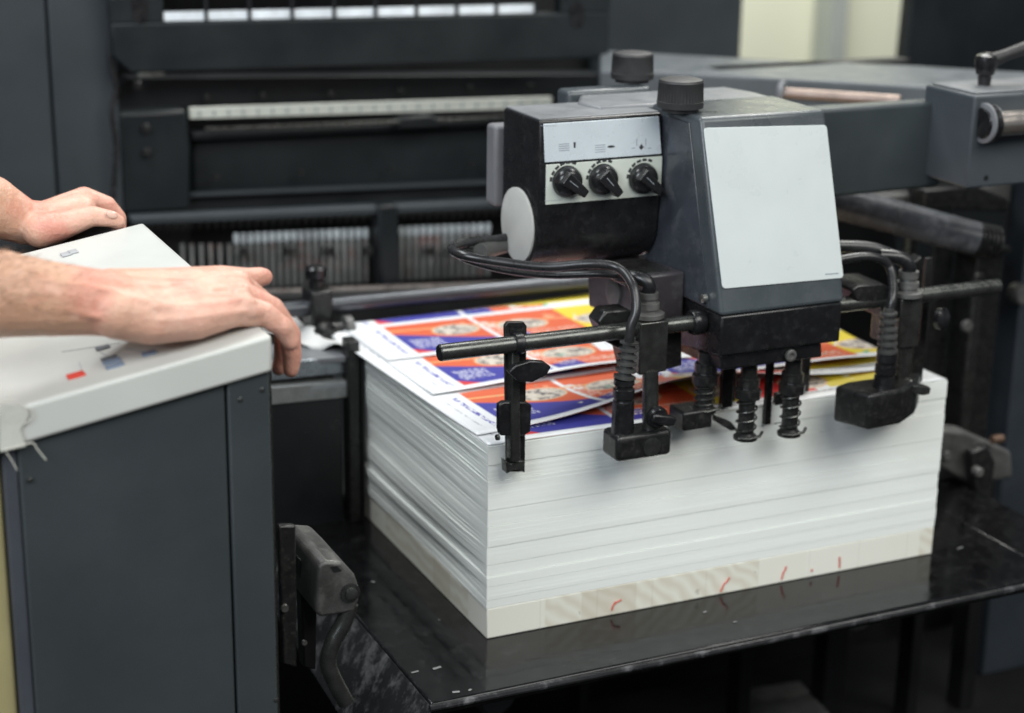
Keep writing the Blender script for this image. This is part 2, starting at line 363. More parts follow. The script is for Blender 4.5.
# central press body
t = empty('printing_press', (.3, 1.3, -.5), 'dark grey press body with crossbars, ruler strip and feed rollers behind the pile', 'printing press')
vplate('back_plate', x_e+.012, at(739, 20, 'y', 1.6).x, 1.66, -.5, TOPZ, .05, DEEP, t)
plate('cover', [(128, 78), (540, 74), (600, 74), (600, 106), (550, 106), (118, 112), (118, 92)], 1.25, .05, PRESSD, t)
plate('ruler_strip', [(190, 108), (552, 97), (552, 108), (190, 119)], 1.22, .01, RULER, t, .001)
for i in range(24):
    a = at(200+i*14.6, 112.5-i*.44, 'y', 1.216); obj('ruler_mark', box(B(), a.x-.0015, a.x+.0015, 1.217, 1.2195, a.z-.007, a.z+.003), INKG, t)
plate('bearing_block', [(118, 113), (186, 110), (191, 148), (191, 210), (122, 215)], 1.2, .1, GUARD, t, .006)
for a, b in ((145, 128), (146, 152), (137, 85)): 
    p = at(a, b, 'y', 1.2); obj('bolt', knob_disc(B(), p, (0, -1, 0), .008, .010), BLKD, t, smooth=True)
plate('small_label', [(138, 69), (164, 69), (164, 76), (138, 77)], 1.24, .004, RULER, t, .0005)
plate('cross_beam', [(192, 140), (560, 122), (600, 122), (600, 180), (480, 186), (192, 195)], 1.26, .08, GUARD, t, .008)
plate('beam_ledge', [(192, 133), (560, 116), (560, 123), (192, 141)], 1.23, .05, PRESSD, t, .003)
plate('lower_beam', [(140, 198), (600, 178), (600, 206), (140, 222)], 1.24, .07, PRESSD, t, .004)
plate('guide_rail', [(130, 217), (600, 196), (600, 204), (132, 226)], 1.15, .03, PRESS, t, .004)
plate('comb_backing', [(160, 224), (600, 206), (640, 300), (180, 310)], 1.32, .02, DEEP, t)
for i in range(56):
    u = 150+i*8.2; v = 222-i*.36
    if 372 < u < 398: continue
    a = at(u, v, 'y', 1.22); obj('comb_tooth', cyl(B(), (a.x, 1.22, a.z), (a.x, 1.22, a.z-.018), .0035, seg=8), GUN, t, smooth=True)
GL = mat('pale_feed_roller', (.30, .31, .305), .16, .45, var=.5, scale=9, dust=.9, dustcol=(.40, .12, .10), world=True)  # reddish blotches are reflections painted into the roller colour
GT = mat('roller_tip_highlight', (.55, .60, .63), .15, .2, var=.4, scale=20, world=True)  # highlight on the roller tops, painted as a brighter colour
for i in range(36):
    u = 236+i*7.2
    if 366 < u < 401: continue
    a = at(u, 234-(u-236)*.04, 'y', 1.2)
    o = obj('feed_roller', lathe(B(), (a.x, 1.2, a.z-.105), (0, 0, 1), [(0, .0035), (.003, .0042), (.085, .0042), (.087, .0032), (.089, .0032), (.090, .0052), (.103, .0052), (.106, .004)], 16), [GL, GT], t, smooth=True)
    for p_ in o.data.polygons:
        if p_.center.z > .035: p_.material_index = 1
for i in range(6):
    u = 182+i*9.4; a = at(u, 244, 'y', 1.2); obj('feed_roller', lathe(B(), (a.x, 1.2, a.z-.09), (0, 0, 1), [(0, .0030), (.09, .0045)], 12), GL, t, smooth=True)
plate('upright', [(378, 206), (398, 205), (402, 290), (382, 291)], 1.14, .04, PRESSD, t, .004)
for u in (240, 286, 324, 366, 425, 447):
    plate('roller_clip', [(u, 247), (u+9, 247), (u+9, 256), (u, 256)], 1.165, .012, BLKD, t, .002)
# feed board, with the reddish reflection of printed sheets painted into its colour
bm = B()
a = [at(186, 308, 'y', 1.0), at(610, 293, 'y', 1.0), at(600, 278, 'y', 1.12), at(190, 292, 'y', 1.12)]
prism(bm, a, (0, 0, -.004)); obj('feed_board', bm, mat('feed_board_steel', (.30, .27, .25), .3, .5, var=.6, scale=18, dust=.5, dustcol=(.4, .12, .1)), t)
plate('lower_shroud', [(120, 226), (190, 224), (190, 330), (120, 330)], 1.25, .04, DEEP, t)
plate('front_shroud', [(186, 300), (640, 284), (720, 520), (200, 520)], .98, .03, DEEP, t)

# small fittings on the press body
plate('sensor_block', [(398, 118), (430, 115), (441, 119), (441, 127), (398, 129)], 1.20, .03, PRESSD, t, .004)
obj('cable', sweep(B(), spline([at(u, v, 'y', 1.17) for u, v in ((110, 6), (114, 30), (111, 60), (116, 88), (112, 112), (116, 150), (113, 200))], 8), .005, 10), RUBBER, t, smooth=True)
for u, v in ((206, 98), (262, 96), (330, 94), (400, 91), (470, 88), (530, 86), (215, 176), (300, 172), (390, 168), (470, 164), (570, 92), (128, 180), (131, 196)):
    p = at(u, v, 'y', 1.236); obj('cap_screw', knob_disc(B(), p, (0, -1, 0), .0055, .008), BLKD, t, smooth=True)
plate('end_bracket', [(562, 110), (594, 108), (596, 178), (566, 180)], 1.21, .05, PRESSD, t, .005)
plate('thin_rod', [(205, 128), (560, 114), (560, 117), (205, 131)], 1.20, .006, GUN, t, .001)
plate('lip', [(142, 196), (600, 177), (600, 180), (142, 199)], 1.215, .02, PRESS, t, .001)

# hinged guard with window slot
t = empty('guard_cover', (.25, 1.05, .55), 'dark green-grey hinged guard with a long barred window slot along the top', 'machine guard')
bm = B()
def q(u, v, y=1.1): return at(u, v, 'y', y)
x0, x1 = q(112, 20).x, q(596, 20).x; zt = TOPZ
zs0, zs1 = q(350, 18).z, q(350, -6).z; sx0, sx1 = q(165, 16).x, q(549, 16).x; zb = q(350, 67).z
prism(bm, [(x0+.03, 1.1, zb), (x1, 1.1, zb), (x1, 1.1, zs0), (x0, 1.1, zs0), (x0, 1.1, zb+.03)], (0, .03, 0))
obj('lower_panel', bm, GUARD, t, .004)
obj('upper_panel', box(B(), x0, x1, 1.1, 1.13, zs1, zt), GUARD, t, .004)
bm = box(B(), x0, sx0, 1.1, 1.13, zs0+.0005, zs1-.0005); obj('side_panel', bm, GUARD, t, .001)
bm = box(B(), sx1, x1, 1.1, 1.13, zs0+.0005, zs1-.0005); obj('side_panel', bm, GUARD, t, .001)
obj('slot_strip', box(B(), sx0, sx1-.05, 1.105, 1.115, zs0+.001, zs0+.016), mat('bright_slot_strip', (.80, .86, .90), .3, 0, var=.25, scale=14), t)
for i in range(10):
    x = sx0+(sx1-sx0)*(i+.97)/9.6
    if x < sx1: obj('bar', box(B(), x-.003, x+.003, 1.100, 1.1035, zs0+.0008, zs1-.0008), PRESSD, t)
t.rotation_euler.z = -.11
for u in (142, 565):
    a = q(u, 18); bm = prism(B(), [(a.x+.014*math.cos(k), 1.0985, a.z+(.02 if math.sin(k) > 0 else 0)+.014*math.sin(k)) for k in [2*math.pi*j/20 for j in range(20)]], (0, .004, 0)); obj('slot_handle', bm, BLK, t)

# right rear housings seen between arm and wall
t = empty('rear_guard_panel', (1.0, 1.6, -.5), 'smooth blue-grey rear guard panel left of the cream wall', 'machine panel')
obj('panel', box(B(), at(599, 20, 'y', 1.6).x, at(742, 20, 'y', 1.6).x, 1.6, 1.64, -.5, TOPZ+.4), PRESS, t, .003)
t = empty('dark_side_guard', (1.6, 1.4, -.5), 'dark grey guard panel at the top right, right of the cream wall', 'machine panel')
a = at(912, 0, 'y', 1.4); b = at(905, 66, 'y', 1.4)
obj('panel', prism(B(), [(b.x-.02, 1.4, -.5), (b.x, 1.4, b.z), (a.x, 1.4, a.z), (a.x+.05, 1.4, 1.3), (3, 1.4, 1.3), (3, 1.4, -.5)], (0, .04, 0)), PRESSD, t, .003)

# long rail behind the arm
t = empty('cross_rail', (.6, .4, .6), 'long grey crossbeam with pale top running behind the feeder head to the upper right', 'machine beam')
A = at(598, 55, 'z', .71); Bp = at(655, 52, 'z', .70); 
pts = [at(*p_, 'z', .60) for p_ in ((600, 50), (742, 58), (905, 65), (1024, 72), (1110, 77), (1110, 98), (975, 90), (880, 84), (740, 76), (655, 72), (600, 70))]
obj('beam', prism(B(), pts, (0, 0, -.085)), mat('rail_grey_paint', (.075, .086, .095), .42), t, .004)
p = at(781, 93, 'y', .56); p2 = at(900, 101, 'y', .42); d = (p2-p).normalized()
obj('bearing_ring', lathe(B(), p-d*.004, d, [(0, .018), (.004, .021), (.010, .021), (.011, .014)]), LIGHTG, t, smooth=True)
obj('shaft', cyl(B(), p-d*.002, p2, .0095), mat('dull_bronze_shaft', (.26, .20, .17), .42, .7, var=.3, scale=20, dust=.2), t, smooth=True)

# right frame, below the arm
t = empty('press_right_frame', (1.1, .5, -.5), 'dark blue-grey upright side frame right of the paper pile', 'machine frame')
obj('side_plate', box(B(), at(990, 300, 'y', .5).x, 2.2, .42, .48, -.5, .50), mat('side_frame_paint', (.032, .040, .050), .5, var=.15), t, .003)
obj('rear_plate', box(B(), .80, 1.22, .80, .84, -.5, .60), DEEP, t)
plate('rail', [(925, 190), (975, 185), (1010, 200), (1010, 212), (925, 210)], .42, .05, BLKD, t, .004)
p1 = at(956, 262, 'y', .38); p2 = at(935, 520, 'y', .38)
obj('guide_column', box(B(), at(958, 380, 'y', .38).x, at(984, 380, 'y', .38).x, .36, .42, -.06, .34), BLKD, t, .003)
obj('column_face', box(B(), at(966, 380, 'y', .35).x, at(975, 380, 'y', .35).x, .35, .36, -.05, .31), GUN, t, .002)
obj('column_cap', box(B(), at(954, 380, 'y', .37).x, at(990, 380, 'y', .37).x, .35, .425, .34, .352), BLKD, t, .003)
p = at(965, 325, 'y', .35); obj('screw', knob_disc(B(), p, (0, -1, 0), .010, .01), WORN, t)
p = at(1014, 292, 'y', .42); obj('boss', knob_disc(B(), p, (0, -1, 0), .018, .03), WORN, t, smooth=True)
bm = B()
for i in range(22):
    p = at(942, 300+i*9, 'y', .46); cyl(bm, p+Vector((-.008, 0, 0)), p+Vector((.008, 0, 0)), .005, seg=10)
o = obj('chain', bm, GUN, t, smooth=True)
obj('spindle', cyl(B(), (at(905, 300, 'y', .50).x, .50, -.1), (at(905, 300, 'y', .50).x, .50, .42), .012), GUN, t, smooth=True)
obj('tie_plate', box(B(), at(930, 300, 'y', .40).x, at(950, 300, 'y', .40).x, .40, .41, .05, .40), BLKD, t, .003)
obj('cross_plate', box(B(), .86, 1.2, .46, .50, .395, .43), WORN, t, .004)
# lift bracket at right
t = empty('lift_bracket', (1.0, .2, .1), 'grey cast lift bracket bolted to the right of the pile, above the black tray', 'bracket')
obj('arm', prism(B(), [at(*p_, 'y', .20) for p_ in ((930, 428), (968, 432), (1012, 452), (1014, 478), (972, 486), (930, 462))], (0, .04, 0)), WORN, t, .006, label='scuffed diagonal casting')
obj('link', prism(B(), [at(*p_, 'y', .17) for p_ in ((972, 452), (988, 446), (996, 462), (988, 520), (990, 545), (974, 540), (978, 490))], (0, .02, 0)), BLKD, t, .004)
p = at(975, 470, 'y', .165); obj('pin', lathe(B(), p, (0, -1, 0), [(0, .008), (.012, .008), (.014, .006)]), WORN, t, smooth=True)
p = at(946, 455, 'y', .20); obj('bolt', knob_disc(B(), p, (0, -1, 0), .008, .006), WORN, t)
obj('lower_bar', prism(B(), [at(*p_, 'y', .2) for p_ in ((938, 500), (975, 522), (975, 532), (938, 512))], (0, .03, 0)), WORN, t, .003)
p = at(992, 440, 'y', .18); obj('roller', cyl(B(), p, p+Vector((.020, 0, .0)), .007), mat('copper_pin', (.16, .10, .07), .5, .6), t, smooth=True)

# dark mechanics under the tray
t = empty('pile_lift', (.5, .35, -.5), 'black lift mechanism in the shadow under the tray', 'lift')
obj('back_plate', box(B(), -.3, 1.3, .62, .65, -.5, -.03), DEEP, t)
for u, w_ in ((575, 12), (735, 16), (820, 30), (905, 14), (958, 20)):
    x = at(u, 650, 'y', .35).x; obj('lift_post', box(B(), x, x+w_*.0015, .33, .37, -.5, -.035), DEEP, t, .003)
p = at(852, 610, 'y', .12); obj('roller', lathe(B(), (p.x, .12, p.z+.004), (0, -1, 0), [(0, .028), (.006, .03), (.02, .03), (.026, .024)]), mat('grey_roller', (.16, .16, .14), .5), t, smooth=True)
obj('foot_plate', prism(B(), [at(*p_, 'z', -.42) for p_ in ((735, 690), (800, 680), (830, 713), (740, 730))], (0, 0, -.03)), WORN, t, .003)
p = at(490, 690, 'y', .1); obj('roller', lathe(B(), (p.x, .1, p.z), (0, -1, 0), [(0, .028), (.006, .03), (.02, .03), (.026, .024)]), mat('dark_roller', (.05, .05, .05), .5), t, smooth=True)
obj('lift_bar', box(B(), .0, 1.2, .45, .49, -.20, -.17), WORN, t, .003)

# ------------------------------------------------------------------ tray, board, pile
TX0, TX1, TY0, TY1 = -.134, .845, -.134, .50
t = empty('pile_tray', (.36, .15, -.02), 'glossy black steel tray with scratched front lip carrying the paper pile', 'tray')
obj('tray_top', box(B(), TX0, TX1, TY0, TY1, -.018, 0), TRAY, t, .004, seg=3)
bm = B(); sweep(bm, spline([(TX0-.002, TY0-.003, -.004), (.3, TY0-.004, -.006), (TX1, TY0-.003, -.005)], 10), .0045, 8); obj('front_lip', bm, TRAYS, t, smooth=True)
bm = B(); prism(bm, [(TX0-.001, TY0, -.002), (TX0-.001, TY1, -.002), (TX0-.045, TY1, -.07), (TX0-.06, TY0-.005, -.10)], (.006, 0, -.003)); obj('left_flange', bm, TRAYS, t)
prt = B(); prism(prt, [(TX1+.001, TY0+.02, -.003), (TX1+.001, TY1, -.003), (TX1+.09, TY1, .012), (TX1+.11, TY0+.10, -.004)], (0, 0, -.010)); obj('right_wing', prt, TRAY, t, .002)

PW, PD, HB, HP = .72, .58, .0429, .2270
t = obj('wooden_board', box(B(), .001, PW, .0, PD, .0005, HB), WOOD, None, .0012)
tag(t, 'pale laminated wooden board with red crayon marks under the paper pile', 'board')
for u, v, n, k in ((612, 606, 10, .3), (613, 603, 6, 1.4), (721, 585, 16, .5), (782, 573, 16, .25), (812, 570, 4, 0), (840, 562, 14, -.05)):
    a = at(u, v, 'y', -.0012); 
    bm = sweep(B(), [a+Vector((k*.0012*j*(1 if j < n*.6 else 1.5), 0, (j-n/2)*.0013)) for j in range(n)], .0010, 6); obj('crayon_mark', bm, REDINK, t)
LOC[t] = LOC[t]
# the pile: reams of slightly shifted slabs of sheets
def pile():
    bm = B(); z = HB+.0006; n = 150; dz = (HP-.001)/n; ox = oy = ox2 = 0
    ream = 0; nxt = 9; lx = 0
    brk = {8, 21, 30, 41, 58, 77, 92, 118, 133}
    for i in range(n):
        if i in brk: ox = random.uniform(-.0012, .0012); oy = random.uniform(-.0022, .0014); lx = random.uniform(-.0032, .0018)
        jx = random.uniform(-.0004, .0004) + lx*.7 + (random.random() < .04)*random.uniform(-.002, .001); jy = random.gauss(0, .00008)+oy*.45
        fr = i/n
        N_ = 26
        # left edge waves a little, sagging towards the rear
        outline = []
        for k in range(N_+1):
            s = k/N_; outline.append((0+jx*min(1, s*7+.05)+.0016*math.sin(s*5+fr*9+ream)*min(1, s*6)-.004*s*fr, 0+jy+(PD-.0)*s))
        outline += [(PW+ox*.6+random.uniform(-.0004, .0004), PD), (PW+ox*.6+random.uniform(-.0004, .0004), jy)]
        top = z+dz*(.985 if i+1 not in brk else .55)
        a = [bm.verts.new((x, y, z)) for x, y in outline]; b = [bm.verts.new((x, y, top)) for x, y in outline]; m = len(a)
        if i == n-1: bm.faces.new(b)
        else:
            bm.faces.new(b)
        bm.faces.new(a[::-1])
        for k in range(m): bm.faces.new((a[k], a[(k+1) % m], b[(k+1) % m], b[k]))
        z += dz
    return bm
t = obj('paper_pile', pile(), PAPER); tag(t, 'tall thick pile of white paper sheets standing on the pale wooden board', 'paper pile')
ZT = HB+HP
GRP = 'printed sheets spread over the top of the pile'
def sheet(y0, rise, label, dy=0, rot=0, x0=0, w=PW, lift_x=.30, lift_w=.16, ylen=None, z0=ZT, lift2=0, front=0):
    bm = B(); nx, ny = 90, 40; D = ylen or (PD-y0); G = []
    for j in range(ny+1):
        row = []
        for i in range(nx+1):
            x = w*i/nx; y = D*j/ny
            e = math.exp(-((x-lift_x)/lift_w)**2); fy = max(0, 1-y/.16)**2
            z = rise*e*fy + front*fy*max(0, 1-x/.15)
            z += .0004*math.sin(x*23+y0*40)*fy + .0010*max(0, 1-y/.05)
            row.append(bm.verts.new((x, y, z)))
        G.append(row)
    for j in range(ny):
        for i in range(nx): bm.faces.new((G[j][i], G[j][i+1], G[j+1][i+1], G[j+1][i]))
    for f in bm.faces: f.smooth = True
    bmesh.ops.recalc_face_normals(bm, faces=bm.faces)
    me = bpy.data.meshes.new('printed_sheet'); bm.to_mesh(me); bm.free(); me.materials.append(SHEET)
    o = bpy.data.objects.new('printed_sheet', me); COL.objects.link(o); o.location = (x0, y0, z0); o.rotation_euler.z = rot; LOC[o] = Vector(o.location)
    s = o.modifiers.new('thickness', 'SOLIDIFY'); s.thickness = .0006; s.offset = 0
    tag(o, label, 'printed sheet', GRP); return o
sheet(.001, 0, 'printed sheet lying flush with the front edge of the pile, lowest of the printed sheets', z0=ZT+.0005)
sheet(.036, .036, 'blue and orange printed sheet whose front edge lifts towards the feeder nozzle', rot=.05, z0=ZT+.0016, lift_x=.34, lift_w=.17)
sheet(.206, .012, 'printed sheet with its white corner set back behind the left clamp', rot=.02, x0=.008, z0=ZT+.0028, lift_x=.25, w=.70)
sheet(.372, .006, 'printed sheet set furthest back, near the round guide bar', x0=.006, z0=ZT+.0040, w=.70)
# loose sheets at right under the head
sheet(.130, .012, 'printed sheet with a yellow patch lying skewed at the right of the pile', x0=.30, rot=-.10, w=.40, ylen=.22, z0=ZT+.0050, lift_x=.3)

SCRAP = mat('scrap_white', (.24, .24, .235), .6)
for k, (u, v, w, l, a) in enumerate(((330, 582, .004, .006, .4), (373, 582, .003, .005, 1.1), (437, 668, .012, .004, .2), (456, 692, .009, .004, -.2), (470, 690, .005, .003, .5), (705, 612, .006, .003, .3), (735, 622, .006, .002, .1), (415, 672, .010, .003, .1), (439, 620, .002, .002, 0), (960, 548, .012, .002, .2))):
    p = at(u, v, 'z', .0006)
    o = obj('paper_scrap', box(B(), p.x-w/2, p.x+w/2, p.y-l/2, p.y+l/2, .0006, .0010), SCRAP, None); o.rotation_euler.z = a
    tag(o, 'tiny pale paper scrap lying on the black tray', 'paper scrap', 'tiny paper scraps on the tray')
# ------------------------------------------------------------------ feeder head
FH = empty('feeder_head', (.38, -.02, .26), 'grey suction feeder head with white front plate and dial box hanging over the pile edge', 'feeder head')
x0, x1 = .285, .475
bm = B(); prism(bm, [(x0, -.006, .674), (x0, -.080, .432), (x0, .12, .432), (x0, .12, .674)], (x1-x0, 0, 0)); obj('housing', bm, [HEADG], FH, .006, seg=4)
obj('side_cover', prism(B(), [(x0-.0015, .018, .664), (x0-.0015, -.052, .436), (x0-.0015, .115, .436), (x0-.0015, .115, .664)], (.004, 0, 0)), HEADL, FH, .001, label='bluish scuffed side of the housing')
# front plate lies on the sloped face
def onface(u, v): return at(u, v, 'y', 0)
Pn = Vector((0, -.242, .074)).normalized()    # outward normal of the sloped face (computed from its two edges)
Pn = Vector((0, -(.674-.432), .074)).normalized()
P0 = Vector((x0, -.006, .674))
def facept(u, v, off=0):
    d = (R3*((u-512)/F) + U3*((356.5-v)/F) + FW); q0 = P0+Pn*off; tt = (q0-CAM).dot(Pn)/d.dot(Pn); return CAM+d*tt
obj('front_plate', prism(B(), rounded([facept(*p_, .0004) for p_ in ((703, 128), (826, 125), (843, 278), (722, 289))], .0055), Pn*.0018), PLATE, FH, .0006)
bm = B()
for i in range(9): 
    a = facept(826+i*1.5, 274.2-i*.12, .0028); box(bm, a.x-.0006, a.x+.0006, a.y-.0002, a.y+.0004, a.z-.0008, a.z+.0008)
obj('small_print', bm, INKG, FH)
# lower block and chin
bm = B(); prism(bm, [(x0+.003, -.078, .4318), (x0+.003, -.078, .378), (x0+.003, .055, .360), (x0+.003, .080, .4318)], (x1-x0-.006, 0, 0)); obj('lower_block', bm, BLK, FH, .003)
bm = B(); prism(bm, [(x0+.008, -.072, .3775), (x0+.012, -.070, .356), (x0+.012, .04, .350), (x0+.008, .05, .3700)], (x1-x0-.035, 0, 0)); obj('chin_block', bm, BLK, FH, .003)
p = at(790, 355, 'y', -.073); obj('socket_screw', lathe(B(), p, (0, -1, 0), [(0, .008), (.004, .008), (.005, .0065), (.0051, .004), (.003, .0035)]), WORN, FH, smooth=True)
p = Vector((x0-.002, -.045, .448)); obj('socket_screw', lathe(B(), p, (-1, 0, 0), [(0, .006), (.006, .006), (.007, .0045)]), STEEL, FH, smooth=True)
# mounting body under the dial box
obj('mounting_body', prism(B(), [(.228, .01, .395), (.228, .175, .385), (.228, .185, .46), (.228, .01, .47)], (.056, 0, 0)), mat('mount_paint', (.045, .040, .045), .4, var=.2, scale=20, dust=.15), FH, .004)
obj('cover_cap', lathe(B(), (.228, .10, .425), (-1, 0, 0), [(0, .020), (.003, .020), (.004, .017), (.0045, .012)]), WORN, FH, smooth=True)
obj('cable_bracket', box(B(), .20, .27, .02, .09, .455, .47), GUN, FH, .002)
# top bodies
obj('top_cover', prism(B(), [(.21, .121, .672), (.475, .121, .672), (.475, .16, .672), (.46, .222, .672), (.23, .222, .672), (.20, .17, .672)], (0, 0, -.20)), LIGHTG, FH, .005)
obj('rear_box', box(B(), at(568, 100, 'y', .225).x, .345, .225, .262, .54, at(560, 92, 'y', .225).z), HEADG, FH, .006, seg=3)
a = at(486, 124, 'y', .235)
obj('side_box', box(B(), a.x, a.x+.13, .205, .235, at(486, 205, 'y', .22).z, a.z+.002), mat('side_box_paint', (.17, .17, .18), .4, var=.12), FH, .005, seg=3)
def top_knob(c, label):
    k = obj('adjusting_knob', B_knob(c), mat('knob_black', (.022, .022, .023), .5, bump=.1), FH, smooth=True); 
    return k
def B_knob(c):
    bm = B(); n = 88; prof = [(0, .0240, 0), (.004, .0240, 0), (.005, .0300, 0), (.013, .0305, 0), (.0135, .0300, 1), (.036, .0290, 1), (.0375, .0290, 0), (.0405, .0275, 0), (.0415, .024, 0)]
    rings = []
    for h, r, rib in prof:
        rings.append([bm.verts.new((c[0]+math.cos(2*math.pi*k/n)*(r-(.0011 if rib and k % 2 else 0)), c[1]+math.sin(2*math.pi*k/n)*(r-(.0011 if rib and k % 2 else 0)), c[2]+h)) for k in range(n)])
    for a, b in zip(rings, rings[1:]):
        for k in range(n): bm.faces.new((a[k], a[(k+1) % n], b[(k+1) % n], b[k]))
    bm.faces.new(rings[0][::-1]); bm.faces.new(rings[-1]); return bm
p = at(680, 108, 'z', .678); top_knob((p.x, p.y, .6745), '')
p = at(632, 82, 'z', at(560, 92, 'y', .225).z); top_knob((p.x, p.y, at(560, 92, 'y', .225).z+.0005), '')
# control box
cx0, cx1 = .103, .281; yc, zc, rr = .138, .520, .056
prof = [(.083, .667), (.0785, .612), (.0775, .558)]
prof += [(yc-rr*math.cos(k), zc-rr*math.sin(k)) for k in [math.radians(a_) for a_ in range(-8, 181, 12)]]
prof += [(.194, .660), (.190, .667)]
CB = obj('control_box', prism(B(), [(cx0, y, z) for y, z in prof], (cx1-cx0, 0, 0)), BLK, FH, .003, seg=3)
obj('top_skin', box(B(), cx0+.002, cx1-.002, .088, .188, .6655, .6685), LIGHTG, FH, .001)
obj('end_disc', lathe(B(), (cx0, yc, zc), (-1, 0, 0), [(0, .0495), (.0038, .0495), (.0043, .0485)], 56), DISC, FH, smooth=True)
obj('disc_rim', lathe(B(), (cx0+.002, yc, zc), (-1, 0, 0), [(0, .0555), (.0030, .0555), (.0034, .054)], 56), BLK, FH, smooth=True)
# label plate on the slightly sloping upper face
def yface(z): return .0785+(z-.612)*(.0045/.055)
lp = obj('label_plate', prism(B(), [(cx0+.006, yface(.6135)-.0002, .6135), (cx1-.002, yface(.6135)-.0002, .6135), (cx1-.006, yface(.6625)-.0002, .6625), (cx0+.005, yface(.6625)-.0002, .6625)], (0, -.0016, 0)), LABEL, FH, .0005)
dp = obj('dial_plate', box(B(), cx0+.008, cx1-.001, .0762, .0790, .5585, .6105), DIALP, FH, .0005)
def mark(bm, u, v, w, h, off=.0021):
    y = .0785; a = at(u, v, 'y', y); yy = yface(a.z)-off; box(bm, a.x-w/2, a.x+w/2, yy, yy+.0005, a.z-h/2, a.z+h/2)
bm = B()
for k in range(4): mark(bm, 564, 144.0+k*2.1, .0150, .0012)
for k in range(4): mark(bm, 600, 145.0+k*2.2, .0150, .0011)
for u in (636.5, 645.5): mark(bm, u, 143, .0011, .012)
mark(bm, 633, 148, .0050, .0011); mark(bm, 649, 148, .0050, .0011)
for i in range(10): mark(bm, 542+i*1.6, 126, .0009, .0010)
obj('pictogram', bm, INKG, lp)
bm = B(); mark(bm, 574.6, 145, .0026, .0075)
a = at(611, 146.5, 'y', .0785); prism(bm, [(a.x+c_*.0055, yface(a.z)-.0021, a.z+s_*.0016) for c_, s_ in [(math.cos(k*math.pi/8), math.sin(k*math.pi/8)) for k in range(16)]], (0, .0005, 0))
a = at(641, 147, 'y', .0785); prism(bm, [(a.x+dx, yface(a.z)-.0021, a.z+dz) for dx, dz in ((0, .004), (.0035, 0), (0, -.004), (-.0035, 0))], (0, .0005, 0))
obj('pictogram', bm, INK, lp)
# rotary knobs
KM = mat('rotary_black', (.014, .014, .015), .22, bump=.02)
for u, v, ang in ((568.5, 182, -38), (604.5, 180, -48), (644.5, 179, -42)):
    c = at(u, v, 'y', .070); bm = lathe(B(), (c.x, .0762, c.z), (0, -1, 0), [(0, .0200), (.0015, .0208), (.003, .0206), (.009, .0190), (.014, .0160), (.0165, .0120)], 48)
    k = obj('selector_knob', bm, KM, FH, smooth=True)
    a = math.radians(ang); dx, dz = math.cos(a), math.sin(a); nx, nz = -dz, dx
    bm = B(); r1, r2, w1, w2 = -.0150, .0240, .0095, .0055
    pts = [(c.x+dx*r1+nx*w1, c.z+dz*r1+nz*w1), (c.x+dx*r1-nx*w1, c.z+dz*r1-nz*w1), (c.x+dx*r2-nx*w2, c.z+dz*r2-nz*w2), (c.x+dx*r2+nx*w2, c.z+dz*r2+nz*w2)]
    prism(bm, [(x, .0735, z) for x, z in pts], (0, -.0215, 0)); obj('pointer', bm, KM, k, .0022, seg=3)
    bm = B(); prism(bm, [(c.x-dx*.009+nx*.0004, .0519, c.z-dz*.009+nz*.0004), (c.x-dx*.009-nx*.0004, .0519, c.z-dz*.009-nz*.0004), (c.x+dx*.006-nx*.0004, .0519, c.z+dz*.006-nz*.0004), (c.x+dx*.006+nx*.0004, .0519, c.z+dz*.006+nz*.0004)], (0, -.0004, 0)); obj('index_line', bm, INKG, k)
    bm = B(); cc = at(u, v, 'y', .0762)
    for j in range(6):
        b = math.radians(170-j*20); L1, w = .0036, .0013; R1 = .0240
        e = Vector((math.cos(b), 0, math.sin(b))); s_ = Vector((-math.sin(b), 0, math.cos(b))); cp = Vector((cc.x-.001, .0760, cc.z+.001))+e*(R1+.0005)
        w = .0019+.0004*(5-abs(j-3)*1.0)/3
        prism(bm, [cp-s_*w*(1.3)-e*.0016, cp+s_*w*1.3-e*.0016, cp+s_*w*1.3+e*.0018, cp-s_*w*1.3+e*.0018], (0, .0004, 0))
    obj('dial_marks', bm, INK, dp)
bm = B()
for i in range(11): a = at(545+i*1.6, 201-i*.1, 'y', .0762); box(bm, a.x-.0005, a.x+.0005, .0759, .0763, a.z-.0006, a.z+.0006)
obj('small_print', bm, INKG, dp)

# support rod: left and right halves
RY, RZ = -.035, .414
rod = lambda xa, xb, nm='support_rod': obj(nm, cyl(B(), (xa, RY, RZ), (xb, RY, RZ), .0105, seg=32), GUN, FH, .001, smooth=True)
rod(-.082, .286); rod(.474, .765)
obj('rod_end', lathe(B(), (-.082, RY, RZ), (-1, 0, 0), [(0, .0095), (.001, .0095), (.0015, .008)]), BLK, FH)
obj('rod_collar', lathe(B(), (.268, RY, RZ), (1, 0, 0), [(0, .015), (.002, .0165), (.016, .0165), (.018, .015)]), BLK, FH, smooth=True)
obj('rod_collar', lathe(B(), (.474, RY, RZ), (1, 0, 0), [(0, .0155), (.002, .017), (.010, .017), (.012, .015)]), BLK, FH, smooth=True)

# nozzles; x = centre of the hose column
def nozzle(xc, ym, foot, label, mirror):
    sgn = 1
    y = RY
    nb = obj('blower_nozzle', foot, BLKD, FH, .004, seg=3, label=label)
    return nb
